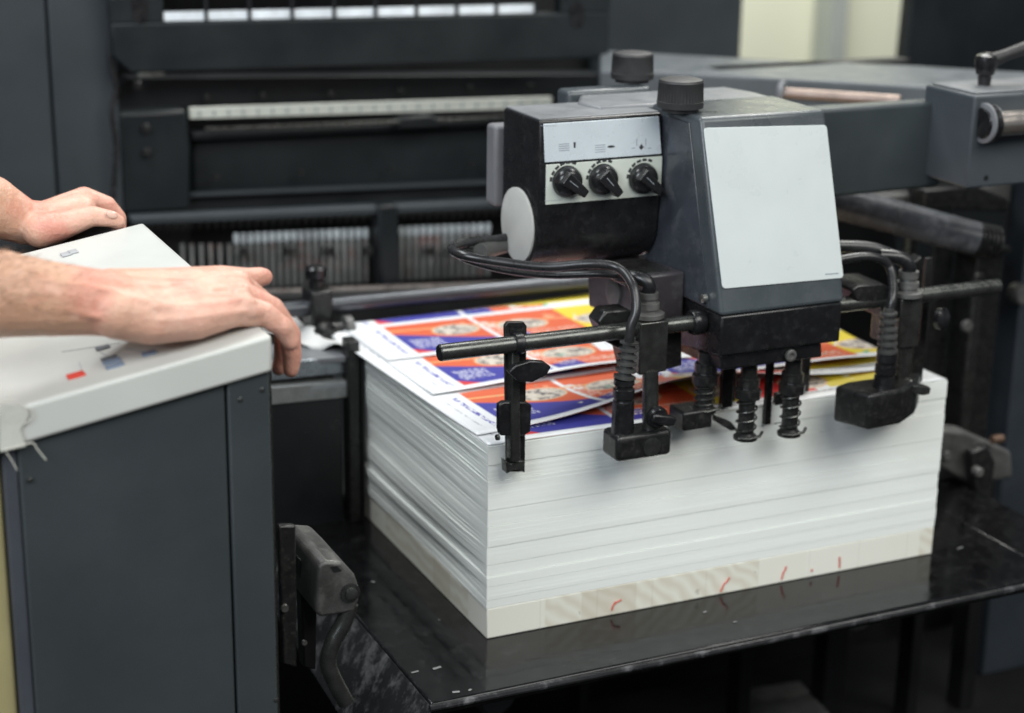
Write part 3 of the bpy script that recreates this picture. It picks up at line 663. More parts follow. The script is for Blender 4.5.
# left one
yN = -.072
def P(u, v, y=yN): return at(u, v, 'y', y)
fx0, fx1 = P(617, 455).x, P(672, 455).x; fz0, fz1 = P(640, 460).z, P(640, 434).z
bm = box(B(), fx0, fx1, yN, yN+.044, fz0, fz1)
NL = obj('blower_nozzle', bm, BLKD, FH, .007, seg=4, label='left blower foot with rounded block over the pile edge')
yh = yN+.019; hx = P(623.5, 400, yh).x; zA, zB, zC = P(622, 401, yh).z, P(622, 379, yh).z, P(624, 338, yh).z
obj('hose_socket', lathe(B(), (hx, yh, fz1-.012), (0, 0, 1), [(0, .0150), (zA-fz1+.012, .0138)], 28), BLK, NL, smooth=True)
obj('hose_coupling', lathe(B(), (hx, yh, zA), (0, 0, 1), [(0, .0122), (.002, .0115), (.004, .0115), (.005, .0140), ((zB-zA)*.55, .0140), ((zB-zA)*.6, .0118), (zB-zA-.008, .0118), (zB-zA-.007, .0138), (zB-zA, .0132)], 14), BLK, NL, smooth=True)
bm = B(); n_ = 6; st = (zC-zB)/n_
for i in range(n_):
    zz = zB+i*st; k_ = 1-i*.03
    lathe(bm, (hx+i*.0010, yh, zz), (.12, 0, 1), [(0, .0105*k_), (st*.12, .0142*k_), (st*.42, .0142*k_), (st*.52, .0088*k_), (st, .0086*k_)], 24)
obj('hose_boot', bm, BOOT, NL, smooth=True)
# square column, collar and elbow
sx0, sx1 = P(640, 345, RY-.02).x, P(668, 345, RY-.02).x; sz0, sz1 = P(655, 373, RY-.02).z, P(655, 322, RY-.02).z
obj('clamp_block', box(B(), sx0, sx1, RY-.020, RY+.018, sz0, sz1), GUN, NL, .002, label='square clamp block around the rod')
xm = (sx0+sx1)/2
obj('stem', cyl(B(), (xm-.001, -.056, fz1-.003), (xm-.001, -.050, sz0+.002), .0105), GUN, NL, smooth=True)
obj('collar', lathe(B(), (xm, RY, sz1), (0, 0, 1), [(0, .016), (.002, .0215), (.0075, .0215), (.009, .018), (.0092, .0125), (.013, .012), (.0132, .0150), (.021, .0150), (.0215, .011), (.026, .0105), (.0265, .013), (.034, .013)], 32), WORN, NL, smooth=True)
zE = sz1+.034
obj('elbow', sweep(B(), spline([(xm, RY, zE-.002), (xm, RY, zE+.008), (xm-.003, RY+.003, zE+.014), (xm-.012, RY+.012, zE+.017), (xm-.024, RY+.03, zE+.017)], 6), .0092, 20), BLK, NL, smooth=True)
def wing(c, axis, tip, nm, parent, m=BLK, R_=.016):
    bm = lathe(B(), c, axis, [(0, R_*.75), (.002, R_), (.008, R_), (.012, R_*.8)], 28); k = obj(nm, bm, m, parent, smooth=True)
    c = Vector(c)+Vector(axis).normalized()*.008; d = Vector(tip).normalized(); n = d.cross(Vector(axis).normalized()).normalized(); L_ = Vector(tip).length
    bm = B(); prism(bm, [c-d*R_*.9+n*.0055, c-d*R_*.9-n*.0055, c+d*L_*.6-n*.0075, c+d*L_-n*.0052, c+d*L_+n*.0052, c+d*L_*.6+n*.0075], Vector(axis).normalized()*.010); obj('wing', bm, m, k, .003, seg=3)
wing(P(655, 416, yN), (0, -1, 0), (.022, 0, -.006), 'wing_screw', NL, BLK, .0145)
obj('blank_plug', lathe(B(), P(652, 447), (0, -1, 0), [(0, .0125), (.0012, .0125), (.0016, .0105)], 28), GUN, NL, smooth=True)
# split clamp on the rod left of the nozzle
a = P(612, 328, RY+.02)
obj('split_clamp', prism(B(), [at(*p_, 'y', RY+.012) for p_ in ((598, 322), (606, 311), (628, 309), (640, 316), (640, 372), (628, 376), (622, 350), (606, 342))], (0, .03, 0)), BLKD, NL, .003)
obj('stem_plate', prism(B(), [at(*p_, 'y', RY+.022) for p_ in ((634, 330), (682, 330), (682, 366), (640, 376))], (0, .012, 0)), BLKD, NL, .002)

# right one
yR = -.040
def Q(u, v, y=yR): return at(u, v, 'y', y)
fpt = [Q(868, 430, -.092), Q(900, 427, -.088), Q(914, 418, -.062), Q(918, 410, -.03), Q(845, 408, -.030), Q(833, 409, -.040)]
zf = Q(873, 430, -.092).z; zg = Q(840, 384, -.036).z
bm = B(); prism(bm, [(p_.x, p_.y, zf) for p_ in fpt], (0, 0, zg-zf)); NR = obj('blower_nozzle', bm, BLKD, FH, .005, seg=4, label='right blower foot, a long dusty block lying across the pile edge')
yh = -.068; hx = Q(882, 400, yh).x; h0 = zf+.012; hA = Q(886, 353, yh).z; hB = Q(888, 308, yh).z; hx1 = Q(887, 353, yh).x; hx2 = Q(889, 308, yh).x
ax_ = Vector((hx1-hx, 0, hA-h0)); Lh = ax_.length
obj('hose_socket', lathe(B(), (hx, yh, h0), ax_, [(0, .0165), (.03, .0158), (Lh*.62, .0140), (Lh*.63, .0120), (Lh*.66, .0120), (Lh*.67, .0142), (Lh*.8, .0142), (Lh*.81, .012), (Lh*.86, .012), (Lh*.87, .0142), (Lh, .0136)], 28), BLK, NR, smooth=True)
bm = B(); a_ = Vector((hx1, yh, hA)); b_ = Vector((hx2, yh, hB)); n_ = 6; st = (b_-a_).length/n_
for i in range(n_):
    k_ = 1-i*.035; lathe(bm, a_.lerp(b_, i/n_), b_-a_, [(0, .0105*k_), (st*.12, .0142*k_), (st*.42, .0142*k_), (st*.52, .0088*k_), (st, .0086*k_)], 24)
obj('hose_boot', bm, BOOT, NR, smooth=True)
yc_ = -.052
cx_a, cx_b = Q(899, 330, yc_).x, Q(920, 330, yc_).x; cz0, cz1 = Q(909, 348, yc_).z, Q(909, 299, yc_).z
obj('clamp_block', box(B(), cx_a, cx_b, yc_, .012, cz0, cz1), GUN, NR, .002, label='square clamp block of the right blower')
xm2 = (cx_a+cx_b)/2
obj('stem', box(B(), xm2-.010, xm2+.012, -.048, -.022, zg-.004, cz0+.001), GUN, NR, .002)
obj('collar', lathe(B(), (xm2, yc_+.012, cz1), (0, 0, 1), [(0, .016), (.002, .0215), (.0075, .0215), (.009, .018), (.0092, .0125), (.013, .012), (.0132, .0150), (.021, .0150), (.0215, .011), (.026, .0105), (.0265, .0135), (.036, .0135)], 32), WORN, NR, smooth=True)
zE = cz1+.036
obj('elbow', sweep(B(), spline([(xm2, yc_+.012, zE-.002), (xm2-.001, yc_+.012, zE+.006), (xm2-.006, yc_+.015, zE+.014), (xm2-.018, yc_+.02, zE+.019), (xm2-.036, yc_+.03, zE+.020)], 6), .0098, 20), BLK, NR, smooth=True)
wing(Q(906, 386, -.052), (.15, -1, 0), (.027, 0, -.006), 'wing_screw', NR, GUN, .013)
obj('split_clamp', prism(B(), [at(*p_, 'y', -.045) for p_ in ((852, 290), (858, 285), (882, 283), (900, 292), (904, 318), (886, 320), (880, 304), (856, 302))], (0, .06, 0)), BLKD, NR, .003)
c = at(936, 318, 'y', -.02); obj('lever_knob', lathe(B(), c, (.4, -1, .1), [(0, .008), (.004, .015), (.012, .016), (.018, .008)], 24), BLK, NR, smooth=True)
for u, v0, v1 in ((917, 345, 378), (930, 258, 385)):
    a = at(u, v0, 'y', .004); b = at(u, v1, 'y', .004); obj('rear_finger', box(B(), a.x-.0055, a.x+.0055, .004, .011, b.z, a.z), BLKD, NR, .001)
bm = B(); prism(bm, [at(*p_, 'y', .03) for p_ in ((914, 262), (922, 256), (928, 312), (908, 314))], (0, .02, 0)); obj('rear_plate', bm, BLKD, NR, .002)

# springs of the lifting suckers under the chin
def sucker(u, vtop, vbot, y, big=True, foot=False):
    a = at(u, vtop, 'y', y); b = at(u, vbot, 'y', y); x = (a.x+b.x)/2
    zt0, zb0 = a.z+.02, b.z
    s = obj('sucker', lathe(B(), (x, y, zb0), (0, 0, 1), [(0, .011), (.001, .0160), (.005, .0162), (.008, .013), (.010, .0110), (zt0-zb0-.0005, .0110)], 28), BLKD, FH, smooth=True)
    zn = zb0+(a.z-zb0)*.60
    obj('spring', helix(B(), (x, y, zb0+.010), (x, y, zn), .0132, .0013, 3.6, 8), GUN, s, smooth=True)
    obj('lock_nut', lathe(B(), (x, y, zn), (0, 0, 1), [(0, .013), (.002, .0175), (.014, .0180), (.016, .0135), (.018, .0130), (.0185, .0150), (.030, .0150)], 12), BLKD, s)
    bm = B(); sweep(bm, [(x-.016, y-.008, zb0+.006), (x-.004, y-.0165, zb0+.0065), (x+.012, y-.016, zb0+.008), (x+.022, y-.006, zb0+.009)], .0022, 8); obj('clip', bm, GUN, s, smooth=True)
    return s
sucker(747, 372, 439, -.045); sucker(791, 366, 435, -.045)
s = sucker(705, 366, 412, -.030)
a = at(683, 432, 'y', -.045); b = at(712, 432, 'y', -.045)
obj('presser_foot', box(B(), a.x, b.x, -.045, -.005, a.z, a.z+.026), BLKD, FH, .003)
for u, v0, v1, w, y in ((727, 368, 408, .018, .0), (768, 365, 425, .010, -.01), (731, 372, 412, .012, .035), (805, 362, 400, .012, .03), (779, 400, 424, .016, .0)):
    a = at(u, v0, 'y', y); b = at(u, v1, 'y', y); obj('separator_finger', box(B(), b.x-w/2, b.x+w/2, y, y+.008, b.z, a.z+.01), BLKD, FH, .0015)
bm = B(); prism(bm, [at(*p_, 'y', -.03) for p_ in ((716, 416), (731, 422), (738, 430), (731, 431), (716, 422))], (0, .01, 0)); obj('separator_tongue', bm, GUN, FH, .001)

# sheet guide clamped to the left end of the rod
G = obj('sheet_guide', prism(B(), [at(*p_, 'y', RY+.013) for p_ in ((505, 326), (508, 322), (524, 322), (527, 326), (525, 472), (507, 472))], (0, .006, 0)), BLKD, FH, .001, label='upright guide hanging over the pile corner')
obj('guide_slot', prism(B(), [at(*p_, 'y', RY+.0118) for p_ in ((510, 326), (522, 326), (522, 338), (510, 338))], (0, .001, 0)), BLK, G)
obj('guide_rib', prism(B(), [at(*p_, 'y', RY-.002) for p_ in ((512, 352), (520, 352), (521, 462), (511, 462))], (0, .0148, 0)), GUN, G, .002)
obj('guide_shoe', prism(B(), [at(*p_, 'y', RY+.002) for p_ in ((499, 405), (504, 402), (526, 402), (532, 405), (531, 432), (524, 436), (501, 436), (499, 430))], (0, .010, 0)), BLK, G, .002, label='small black block across the upright guide')
obj('guide_foot', prism(B(), [at(*p_, 'y', RY+.004) for p_ in ((506, 461), (511, 464), (516, 461), (525, 461), (525, 473), (520, 470), (514, 470), (507, 474))], (0, .016, 0)), GUN, G, .001)
p = at(518, 338, 'y', RY); obj('rod_ring', lathe(B(), (p.x-.006, RY, RZ), (1, 0, 0), [(0, .0125), (.001, .0135), (.011, .0135), (.012, .0125)], 32), BLK, G, smooth=True)
p = at(527, 370, 'y', RY-.012); bm = B()
lathe(bm, (p.x-.002, RY, p.z), (0, -1, 0), [(0, .006), (.010, .007), (.012, .010), (.020, .008)], 20)
pts = [(p.x+dx*.0016, p.z+dz*.0017) for dx, dz in ((-18, 2), (-12, 6.5), (0, 8.5), (12, 6.5), (18, 2), (14, -4), (2, -8), (-10, -6))]
prism(bm, [(x, RY-.012, z) for x, z in pts], (0, -.010, 0)); obj('wing_knob', bm, BLK, G, .003, seg=3)
obj('guide_button', lathe(B(), at(499, 437, 'y', RY+.006), (-1, 0, 0), [(0, .004), (.004, .004)], 12), GUN, G)

# hoses
def hose(pts, r, m=RUBBER, nm='air_hose'): return obj(nm, sweep(B(), spline(pts, 9), r, 16), m, FH, smooth=True)
hose([at(560, 225, 'y', .20), at(505, 238, 'y', .17), at(470, 242, 'y', .15), at(452, 248, 'y', .13), at(462, 255, 'y', .09), at(500, 262, 'y', .06), at(545, 267, 'y', .03), at(590, 264, 'y', .0), at(618, 268, 'y', -.02), at(633, 286, 'y', -.05), at(636, 310, 'y', -.066), at(631, 326, 'y', -.069), at(629, 342, 'y', -.069)], .0062)
hose([at(560, 236, 'y', .21), at(510, 243, 'y', .19), at(480, 250, 'y', .16), at(458, 252, 'y', .14), at(468, 260, 'y', .11), at(505, 270, 'y', .08), at(550, 275, 'y', .05), at(600, 274, 'y', .01), at(640, 278, 'y', -.01), at(648, 284, 'y', -.02)], .0050)
hose([at(545, 232, 'y', .20), at(500, 246, 'y', .17), at(480, 252, 'y', .14)], .011, WORN, 'hose_end')
bm = B(); sweep(bm, [at(521, 262, 'y', .07), at(522, 272, 'y', .068), at(526, 277, 'y', .066)], .0016, 8); obj('cable_tie', bm, BLK, FH)
hose([(.47, .02, .485), at(862, 247, 'y', -.0), at(884, 252, 'y', -.01), at(893, 256, 'y', -.012)], .0085)
hose([(.46, -.02, .468), at(858, 257, 'y', -.03), at(880, 259, 'y', -.035), at(890, 268, 'y', -.038), at(893, 286, 'y', -.055), at(892, 300, 'y', -.066), at(889, 314, 'y', -.068)], .0062)
# arm carrying the head
AR = empty('support_arm', (.7, .1, .55), 'wide grey arm from the feeder head to the clamped block at the right', 'machine arm')
obj('arm_beam', prism(B(), [(.40, .150, .645), (.40, .150, .512), (.792, .145, .518), (.792, .145, .645)], (0, .035, 0)), ARMF, AR, .006, seg=3)
obj('slide_block', box(B(), .765, 1.05, .052, .165, .535, .668), ARMP, AR, .004, seg=3)
obj('block_top', box(B(), .772, 1.05, .060, .158, .6685, .671), LIGHTG, AR, .001)
p = at(1003, 127, 'y', .03)
BR = obj('bearing_ring', lathe(B(), (.776, .044, .630), (1, 0, 0), [(0, .027), (.001, .0285), (.004, .0285), (.0045, .026), (.018, .0255)], 36), LIGHTG, AR, smooth=True)
obj('ring_dark_inside', lathe(B(), (.7735, .044, .630), (1, 0, 0), [(0, .020), (.0022, .0218)], 36), BLK, BR, smooth=True)  # black disc paints the ring's dark recess, leaving a rim like a highlight
obj('bearing_sleeve', lathe(B(), (.7805, .0415, .630), (1, 0, 0), [(0, .0275), (.008, .0275), (.009, .022)], 36), BLK, BR, smooth=True)
obj('shaft', cyl(B(), (.79, .032, .630), (1.25, .032, .630), .0175, seg=32), BRONZE, AR, smooth=True)
c = at(984, 85, 'z', .671)
LV = obj('clamp_lever', lathe(B(), c, (0, 0, 1), [(0, .009), (.014, .010), (.016, .013), (.030, .0165), (.042, .0145), (.045, .010)], 24), BLK, AR, smooth=True)
obj('lever_handle', sweep(B(), [c+Vector((0, 0, .032)), c+Vector((.03, -.004, .042)), c+Vector((.085, -.01, .058))], [.012, .0085, .0105], 12), mat('matt_black', (.012, .012, .013), .55), LV, smooth=True)
obj('lever_screw', lathe(B(), c+Vector((0, 0, .045)), (0, 0, 1), [(0, .005), (.002, .005)], 12), STEEL, LV)
obj('block_hole', lathe(B(), at(986, 178, 'y', .052), (0, -1, 0), [(0, .004), (.0005, .004)], 16), DEEP, AR)
# thick suction tube
t = empty('suction_tube', (.8, .25, .45), 'thick scuffed black suction tube below the grey arm', 'tube')
a, b = Vector((.47, .33, .51)), Vector((.925, .215, .412))
obj('tube', sweep(B(), spline([a, Vector((.69, .30, .475)), b], 10), .0265, 28), TUBEM, t, smooth=True)
d = (b-a).normalized(); bm = B()
for i in range(5): lathe(bm, b+d*(i*.0075), d, [(0, .022), (.0015, .0265), (.005, .0265), (.0065, .022), (.0075, .022)], 28)
obj('hose_cuff', bm, BLKD, t, smooth=True)
# bolt mounts under the arm
t2 = AR
for u, v in ((960, 190), (905, 186)):
    p = at(u, v, 'y', .20); obj('mount_bolt', lathe(B(), (p.x, .2, .535), (0, 0, -1), [(0, .016), (.012, .016), (.014, .010), (.028, .009)], 16), WORN, AR, smooth=True)

# ------------------------------------------------------------------ guide bar behind the pile, clamp, side tray, post
t = empty('guide_bar', (.2, .6, .3), 'round dark guide bar crossing behind the printed sheets, with a clamp at its left end', 'guide bar')
obj('bar', cyl(B(), (-.12, .60, .300), (.70, .60, .292), .0125), mat('dull_bar', (.09, .095, .105), .34, .7, var=.2), t, smooth=True)
px = at(319, 300, 'y', .59).x
obj('clamp', box(B(), px-.017, px+.018, .575, .625, .270, .330), BLKD, t, .004)
obj('clamp_neck', cyl(B(), (px, .60, .33), (px, .60, .343), .012), BLKD, t, smooth=True)
obj('clamp_knob', lathe(B(), (px-.002, .60, .343), (0, 0, 1), [(0, .010), (.004, .015), (.018, .016), (.022, .012)]), BLK, t, smooth=True)
p = at(330, 320, 'y', .56)
obj('cross_stub', cyl(B(), (px-.010, .56, .272), (px+.035, .56, .270), .013), BLKD, t, smooth=True)
obj('thumb_wheel', lathe(B(), (px+.028, .56, .270), (1, 0, 0), [(0, .018), (.002, .022), (.013, .022), (.015, .018)]), WORN, t, smooth=True)
obj('boss', lathe(B(), (px-.005, .55, .272), (0, -1, 0), [(0, .018), (.006, .018), (.010, .010), (.018, .009)]), BLKD, t, smooth=True)

t = empty('side_stop', (-.01, .45, .1), 'black upright sheet stop standing against the left of the pile', 'sheet stop')
obj('post', box(B(), -.030, -.012, .44, .470, -.0, .288), BLKD, t, .002)
obj('post_plate', box(B(), -.0115, -.0075, .435, .50, .0, .27), DEEP, t, .001)
t = empty('feed_ledge', (-.15, .45, .2), 'pale steel ledge with scale between console and paper pile', 'ledge')
pts = [at(*p_, 'y', .46) for p_ in ((270, 381), (350, 373), (352, 357), (270, 362))]
obj('steel_strip', prism(B(), pts, (0, .05, 0)), mat('dull_steel', (.30, .33, .36), .3, .8, var=.3, scale=30), t, .002)
obj('scale_strip', prism(B(), [at(*p_, 'y', .45) for p_ in ((270, 405), (350, 397), (350, 381), (270, 388))], (0, .02, 0)), mat('scale_grey', (.22, .23, .23), .5, .3, var=.2, scale=60), t, .001)
bm = B()
for i in range(15):
    a = at(312+i*2.7, 390-i*.25, 'y', .4498); prism(bm, [a, a+Vector((.0015, 0, 0)), a+Vector((.006, 0, .007)), a+Vector((.0045, 0, .007))], (0, -.001, 0))
obj('scale_marks', bm, INKG, t)
obj('front_plate', box(B(), -.30, -.035, .455, .475, -.02, .205), mat('ledge_black', (.010, .011, .013), .35), t, .002)
obj('flat_top', prism(B(), [at(*p_, 'z', .262) for p_ in ((262, 362), (352, 356), (348, 345), (330, 338), (262, 345))], (0, 0, -.01)), LIGHTG, t, .002)
# waste sheet curled on ledge
t = empty('loose_sheet', (-.1, .58, .27), 'crumpled pale paper scrap on the ledge under the clamp', 'paper scrap')
bm = B(); G_ = []
c4 = [at(262, 336, 'z', .268), at(352, 352, 'z', .268), at(330, 326, 'z', .268), at(262, 315, 'z', .268)]
for j in range(9):
    row = []
    for i in range(17):
        s, r_ = i/16, j/8; p = (c4[0]*(1-s)+c4[1]*s)*(1-r_)+(c4[3]*(1-s)+c4[2]*s)*r_; row.append(bm.verts.new(p+Vector((0, 0, .006*math.sin(s*9+r_*4)+.004*math.sin(s*17-r_*6)))))
    G_.append(row)
for j in range(8):
    for i in range(16): bm.faces.new((G_[j][i], G_[j][i+1], G_[j+1][i+1], G_[j+1][i]))
o = obj('sheet', bm, mat('scrap_paper', (.55, .55, .54), .5), t, smooth=True); so = o.modifiers.new('thick', 'SOLIDIFY'); so.thickness = .0006

# ------------------------------------------------------------------ console
def dz_(x): return .542+(x+.373)*.172
CN = empty('console', (-.51, -.03, -.5), 'slanted cream-topped control console with dark grey body under the hands', 'console')
xa, xb, ya, yb = -.72, -.373, -.30, .232
bm = B(); prism(bm, [(xb, ya, dz_(xb)), (xa, ya, dz_(xa)), (xa, ya, dz_(xa)-.038), (xb, ya, dz_(xb)-.038)], (0, yb-ya, 0)); obj('desk_top', bm, BEIGE, CN, .004, seg=4)
e = at(229, 500, 'y', -.29).x
bm = B(); prism(bm, [(xb-.002, ya+.006, dz_(xb)-.0385), (e+.0012, ya+.006, dz_(e)-.0385), (e+.0012, ya+.006, -.5), (xb-.002, ya+.006, -.5)], (0, .50, 0)); obj('corner_panel', bm, CONS, CN, .002)
bm = B(); prism(bm, [(e-.0012, ya+.008, dz_(e)-.0385), (-.626, ya+.008, dz_(-.626)-.0385), (-.626, ya+.008, -.5), (e-.0012, ya+.008, -.5)], (0, .49, 0)); obj('side_panel', bm, CONS, CN, .002)
bm = B(); prism(bm, [(-.6265, ya+.012, dz_(-.627)-.040), (-.640, ya+.016, dz_(-.640)-.040), (-.640, ya+.016, -.5), (-.6265, ya+.012, -.5)], (0, .48, 0)); obj('edge_strip', bm, CONSE, CN, .002)
bm = B(); a = (xb-.0015+.004); box(bm, xb, xb+.004, ya+.02, ya+.026, -.5, dz_(xb)-.04); obj('edge_seal', bm, GUN, CN)
def deskpt(u, v, off=0):
    n = Vector((-.172, 0, 1)).normalized(); q0 = Vector((xb, 0, .542))+n*off; d = (R3*((u-512)/F) + U3*((356.5-v)/F) + FW); return CAM+d*((q0-CAM).dot(n)/d.dot(n))
nn = Vector((-.172, 0, 1)).normalized()
def button(cu, cv, w, d, m, lab=None):
    c = deskpt(cu, cv); ux = Vector((1, 0, .172)).normalized()*w/2; uy = Vector((0, 1, 0))*d/2
    obj('button', prism(B(), [c-ux-uy+nn*.0003, c+ux-uy+nn*.0003, c+ux+uy+nn*.0003, c-ux+uy+nn*.0003], nn*.0015), m, CN, .0003, label=lab)
button(76, 376, .017, .014, REDM, 'red button on the cream desk top'); button(103, 348.5, .014, .010, GREYB); button(112, 362, .018, .010, BLUEB); button(115, 366.5, .018, .010, BLUEB); button(149, 354, .014, .012, BLUEB)
button(109, 358.5, .016, .006, GREYB)
for cu, cv in ((66, 255), (73, 252.5)): button(cu, cv, .011, .016, mat('grey_key', (.35, .36, .37), .5))
bm = B()
for (u, v), (u2, v2) in (((62, 352), (120, 343)), ((79, 362), (82, 371)), ((100, 352), (116, 361)), ((126, 348), (146, 352))):
    a, b = deskpt(u, v, .0004), deskpt(u2, v2, .0004); n_ = (b-a).cross(nn).normalized()*.0004; prism(bm, [a-n_, b-n_, b+n_, a+n_], nn*.0003)
obj('panel_lines', bm, INKG, CN)
for u, v in ((262, 390), (276, 700), (240, 400), (30, 480)):
    p = at(u, v, 'y', ya+.006); obj('panel_screw', lathe(B(), (p.x, ya+.0075, p.z), (0, -1, 0), [(0, .0028), (.0022, .0026), (.0026, .002)], 14), GUN, CN, smooth=True)
# dark grip beyond the desk
GR = empty('rear_grip', (-.45, .36, .2), 'dark edge of the console frame gripped by the far hand', 'console frame')
obj('frame_edge', prism(B(), [(-.379, .245, .520), (-.72, .245, .470), (-.72, .245, .0), (-.379, .245, .0)], (0, .20, 0)), BLK, GR, .006, seg=3)
# tape strips on the near corner
t = empty('tape_strip', (-.63, -.31, .46), 'torn strips of clear tape stuck to the lower left corner of the desk top', 'tape')
for seg_, r_ in (([(2, 402), (12, 401), (22, 405), (28, 411)], .0006), ([(3, 450), (16, 447), (32, 443), (38, 450), (46, 460)], .0007), ([(6, 452), (12, 461), (17, 470)], .0006), ([(30, 408), (32, 418), (24, 424)], .0005)):
    obj('strip', sweep(B(), spline([at(u, v, 'y', -.3030) for u, v in seg_], 6), r_, 6), TAPE, t, smooth=True)
obj('tape_patch', prism(B(), [at(u, v, 'y', -.3024) for u, v in ((0, 404), (24, 406), (29, 414), (20, 430), (26, 446), (0, 452))], (0, -.0006, 0)), mat('taped_area', (.50, .50, .45), .2, bump=.4, bscale=90), t)
# ochre cabinet at far left
t = empty('ochre_cabinet', (-.8, -.2, -.5), 'ochre yellow cabinet side at the lower left edge of the picture', 'cabinet')
obj('side', box(B(), -.95, -.6408, -.275, .2, -.5, .44), OCHRE, t, .004)
# latch bracket on the console's right side
t = empty('tray_latch', (-.34, -.25, .25), 'cast latch bracket with a bent hanging handle beside the console', 'latch')
LX = -.33; LY = -.26
def K(u, v, y=LY): return at(u, v, 'y', y)
obj('mount_plate', prism(B(), [K(279, 526, -.22), K(296, 526, -.22), K(297, 668, -.22), K(283, 664, -.22)], (0, .01, 0)), BLKD, t, .002)
CH = obj('cast_arm', prism(B(), [K(318, 566, -.235), K(324, 561, -.235), K(342, 562, -.235), K(355, 575, -.235), K(361, 592, -.235), K(356, 612, -.235), K(320, 618, -.235), K(316, 612, -.235)], (.0, .115, .0)), CAST, t, .005, seg=3, label='scuffed cast arm')
obj('pivot_pin', lathe(B(), K(350, 592, -.235), (0, -1, 0), [(0, .011), (.003, .011), (.0035, .007), (.007, .007), (.008, .005)], 24), GUN, t, smooth=True)
obj('slot', prism(B(), [K(330, 567, -.2355), K(337, 566, -.2355), K(342, 571, -.2355), K(334, 573, -.2355)], (0, .001, 0)), DEEP, t)
obj('lever', sweep(B(), spline([K(350, 603, -.225), K(344, 622, -.225), K(333, 642, -.225), K(328, 662, -.225), K(334, 680, -.225), K(346, 702, -.225)], 8), .0095, 20), GUN, t, smooth=True, label='bent handle hanging down')
obj('back_rail', prism(B(), [K(300, 560, -.18), K(318, 560, -.18), K(316, 670, -.18), K(304, 668, -.18)], (0, .02, 0)), DEEP, t, .002)
obj('plate_screw', lathe(B(), K(284.5, 608, -.221), (0, -1, 0), [(0, .005), (.003, .004)], 12), STEEL, t)
obj('plate_screw', lathe(B(), K(304, 642, -.221), (0, -1, 0), [(0, .003), (.003, .003)], 12), STEEL, t)
obj('frame_post', box(B(), -.366, -.352, -.21, -.19, -.5, .50), DEEP, t, .001)

# ------------------------------------------------------------------ person: two arms, torso outside the frame
def capsules(chains):
    bm = B()
    for ch in chains:
        for i, (p, r) in enumerate(ch):
            bmesh.ops.create_uvsphere(bm, u_segments=18, v_segments=12, radius=r, matrix=Matrix.Translation(p))
            if i: 
                a, ra = ch[i-1]; n = max(2, int((Vector(p)-Vector(a)).length/.006)); n = min(n, 60)
                sweep(bm, [Vector(a).lerp(Vector(p), k/n) for k in range(n+1)], [ra+(r-ra)*k/n for k in range(n+1)], 18)
    return bm
SC = 1/F
def J(u, v, y, rpx):
    p = at(u, v, 'y', y); return (p, rpx*(p-CAM).dot(FW)*SC)
def ell(c, rx, ry, rz, rot=None):
    m = Matrix.Translation(c) @ (rot or Matrix.Identity(4)) @ Matrix.Diagonal((rx, ry, rz, 1)); return m
fh = []   # front (right) hand
fh.append([J(-330, 262, -.12, 52), J(-150, 282, -.20, 54), J(0, 294, -.245, 44.5), J(50, 299, -.250, 38), J(92, 302, -.250, 34), J(112, 304, -.250, 33.5)])
# palm rays: wrist -> knuckles
W0 = (105, 303)
rays = dict(
 index=[J(112, 296, -.215, 28), J(165, 290, -.195, 22.5), J(222, 281, -.180, 16), J(248, 279, -.165, 11.5), J(260, 277, -.155, 10.2), J(264, 277, -.152, 9)],
 middle=[J(110, 298, -.235, 28), J(170, 293, -.215, 25), J(234, 286, -.200, 18), J(264, 304, -.190, 12), J(284, 330, -.190, 10.5), J(283, 358, -.190, 9.5), J(279, 368, -.190, 8)],
 ring=[J(112, 303, -.255, 28), J(175, 303, -.240, 24), J(240, 296, -.228, 16), J(272, 309, -.225, 12.5), J(290, 334, -.225, 11), J(292, 358, -.225, 9.8), J(291, 370, -.225, 8)],
 pinky=[J(115, 312, -.268, 26), J(178, 316, -.262, 22), J(238, 310, -.258, 17), J(264, 314, -.258, 12.8), J(283, 328, -.258, 11), J(291, 342, -.258, 9)],
 thumb=[J(112, 300, -.22, 26), J(150, 300, -.18, 19), J(185, 300, -.14, 14), J(215, 300, -.115, 11), J(232, 302, -.10, 9)],
 heel=[J(118, 313, -.268, 27), J(150, 322, -.270, 23), J(195, 318, -.266, 22), J(225, 312, -.262, 18)])
fh += list(rays.values())
# knuckle bumps and tendons
fh += [[J(240, 298, -.250, 12)], [J(246, 306, -.264, 11.5)], [J(205, 289, -.215, 19), J(236, 285, -.205, 17)]]
rh = []   # rear (left) hand, gripping
rh.append([J(-260, 120, .16, 46), J(-120, 165, .24, 40), J(-10, 206, .30, 31), J(24, 222, .31, 23)])
rh += [[J(24, 222, .31, 23), J(50, 224, .31, 22), J(78, 212, .31, 19)],
       [J(40, 230, .28, 18), J(66, 224, .265, 14), J(92, 216, .255, 10.5), J(112, 219, .25, 8.5), J(118, 222, .25, 7.5)],   # thumb
       [J(50, 218, .33, 19), J(84, 199, .33, 12.5), J(106, 206, .33, 10.5), J(118, 218, .33, 8.5), J(118, 236, .33, 8)],      # index
       [J(50, 220, .35, 19), J(82, 202, .355, 12.5), J(104, 208, .355, 10.5), J(114, 222, .355, 8.5), J(112, 240, .355, 8)],
       [J(48, 222, .37, 18), J(78, 206, .38, 12), J(98, 212, .38, 10), J(108, 226, .38, 8), J(106, 242, .38, 7.5)],
       [J(44, 224, .38, 17), J(72, 212, .40, 11), J(90, 218, .40, 9), J(98, 230, .40, 7.5), J(96, 244, .40, 7)]]
elF = fh[0][0][0]; elR = rh[0][0][0]
shF = Vector((-1.34, -.10, .86)); shR = Vector((-1.34, .34, .88))
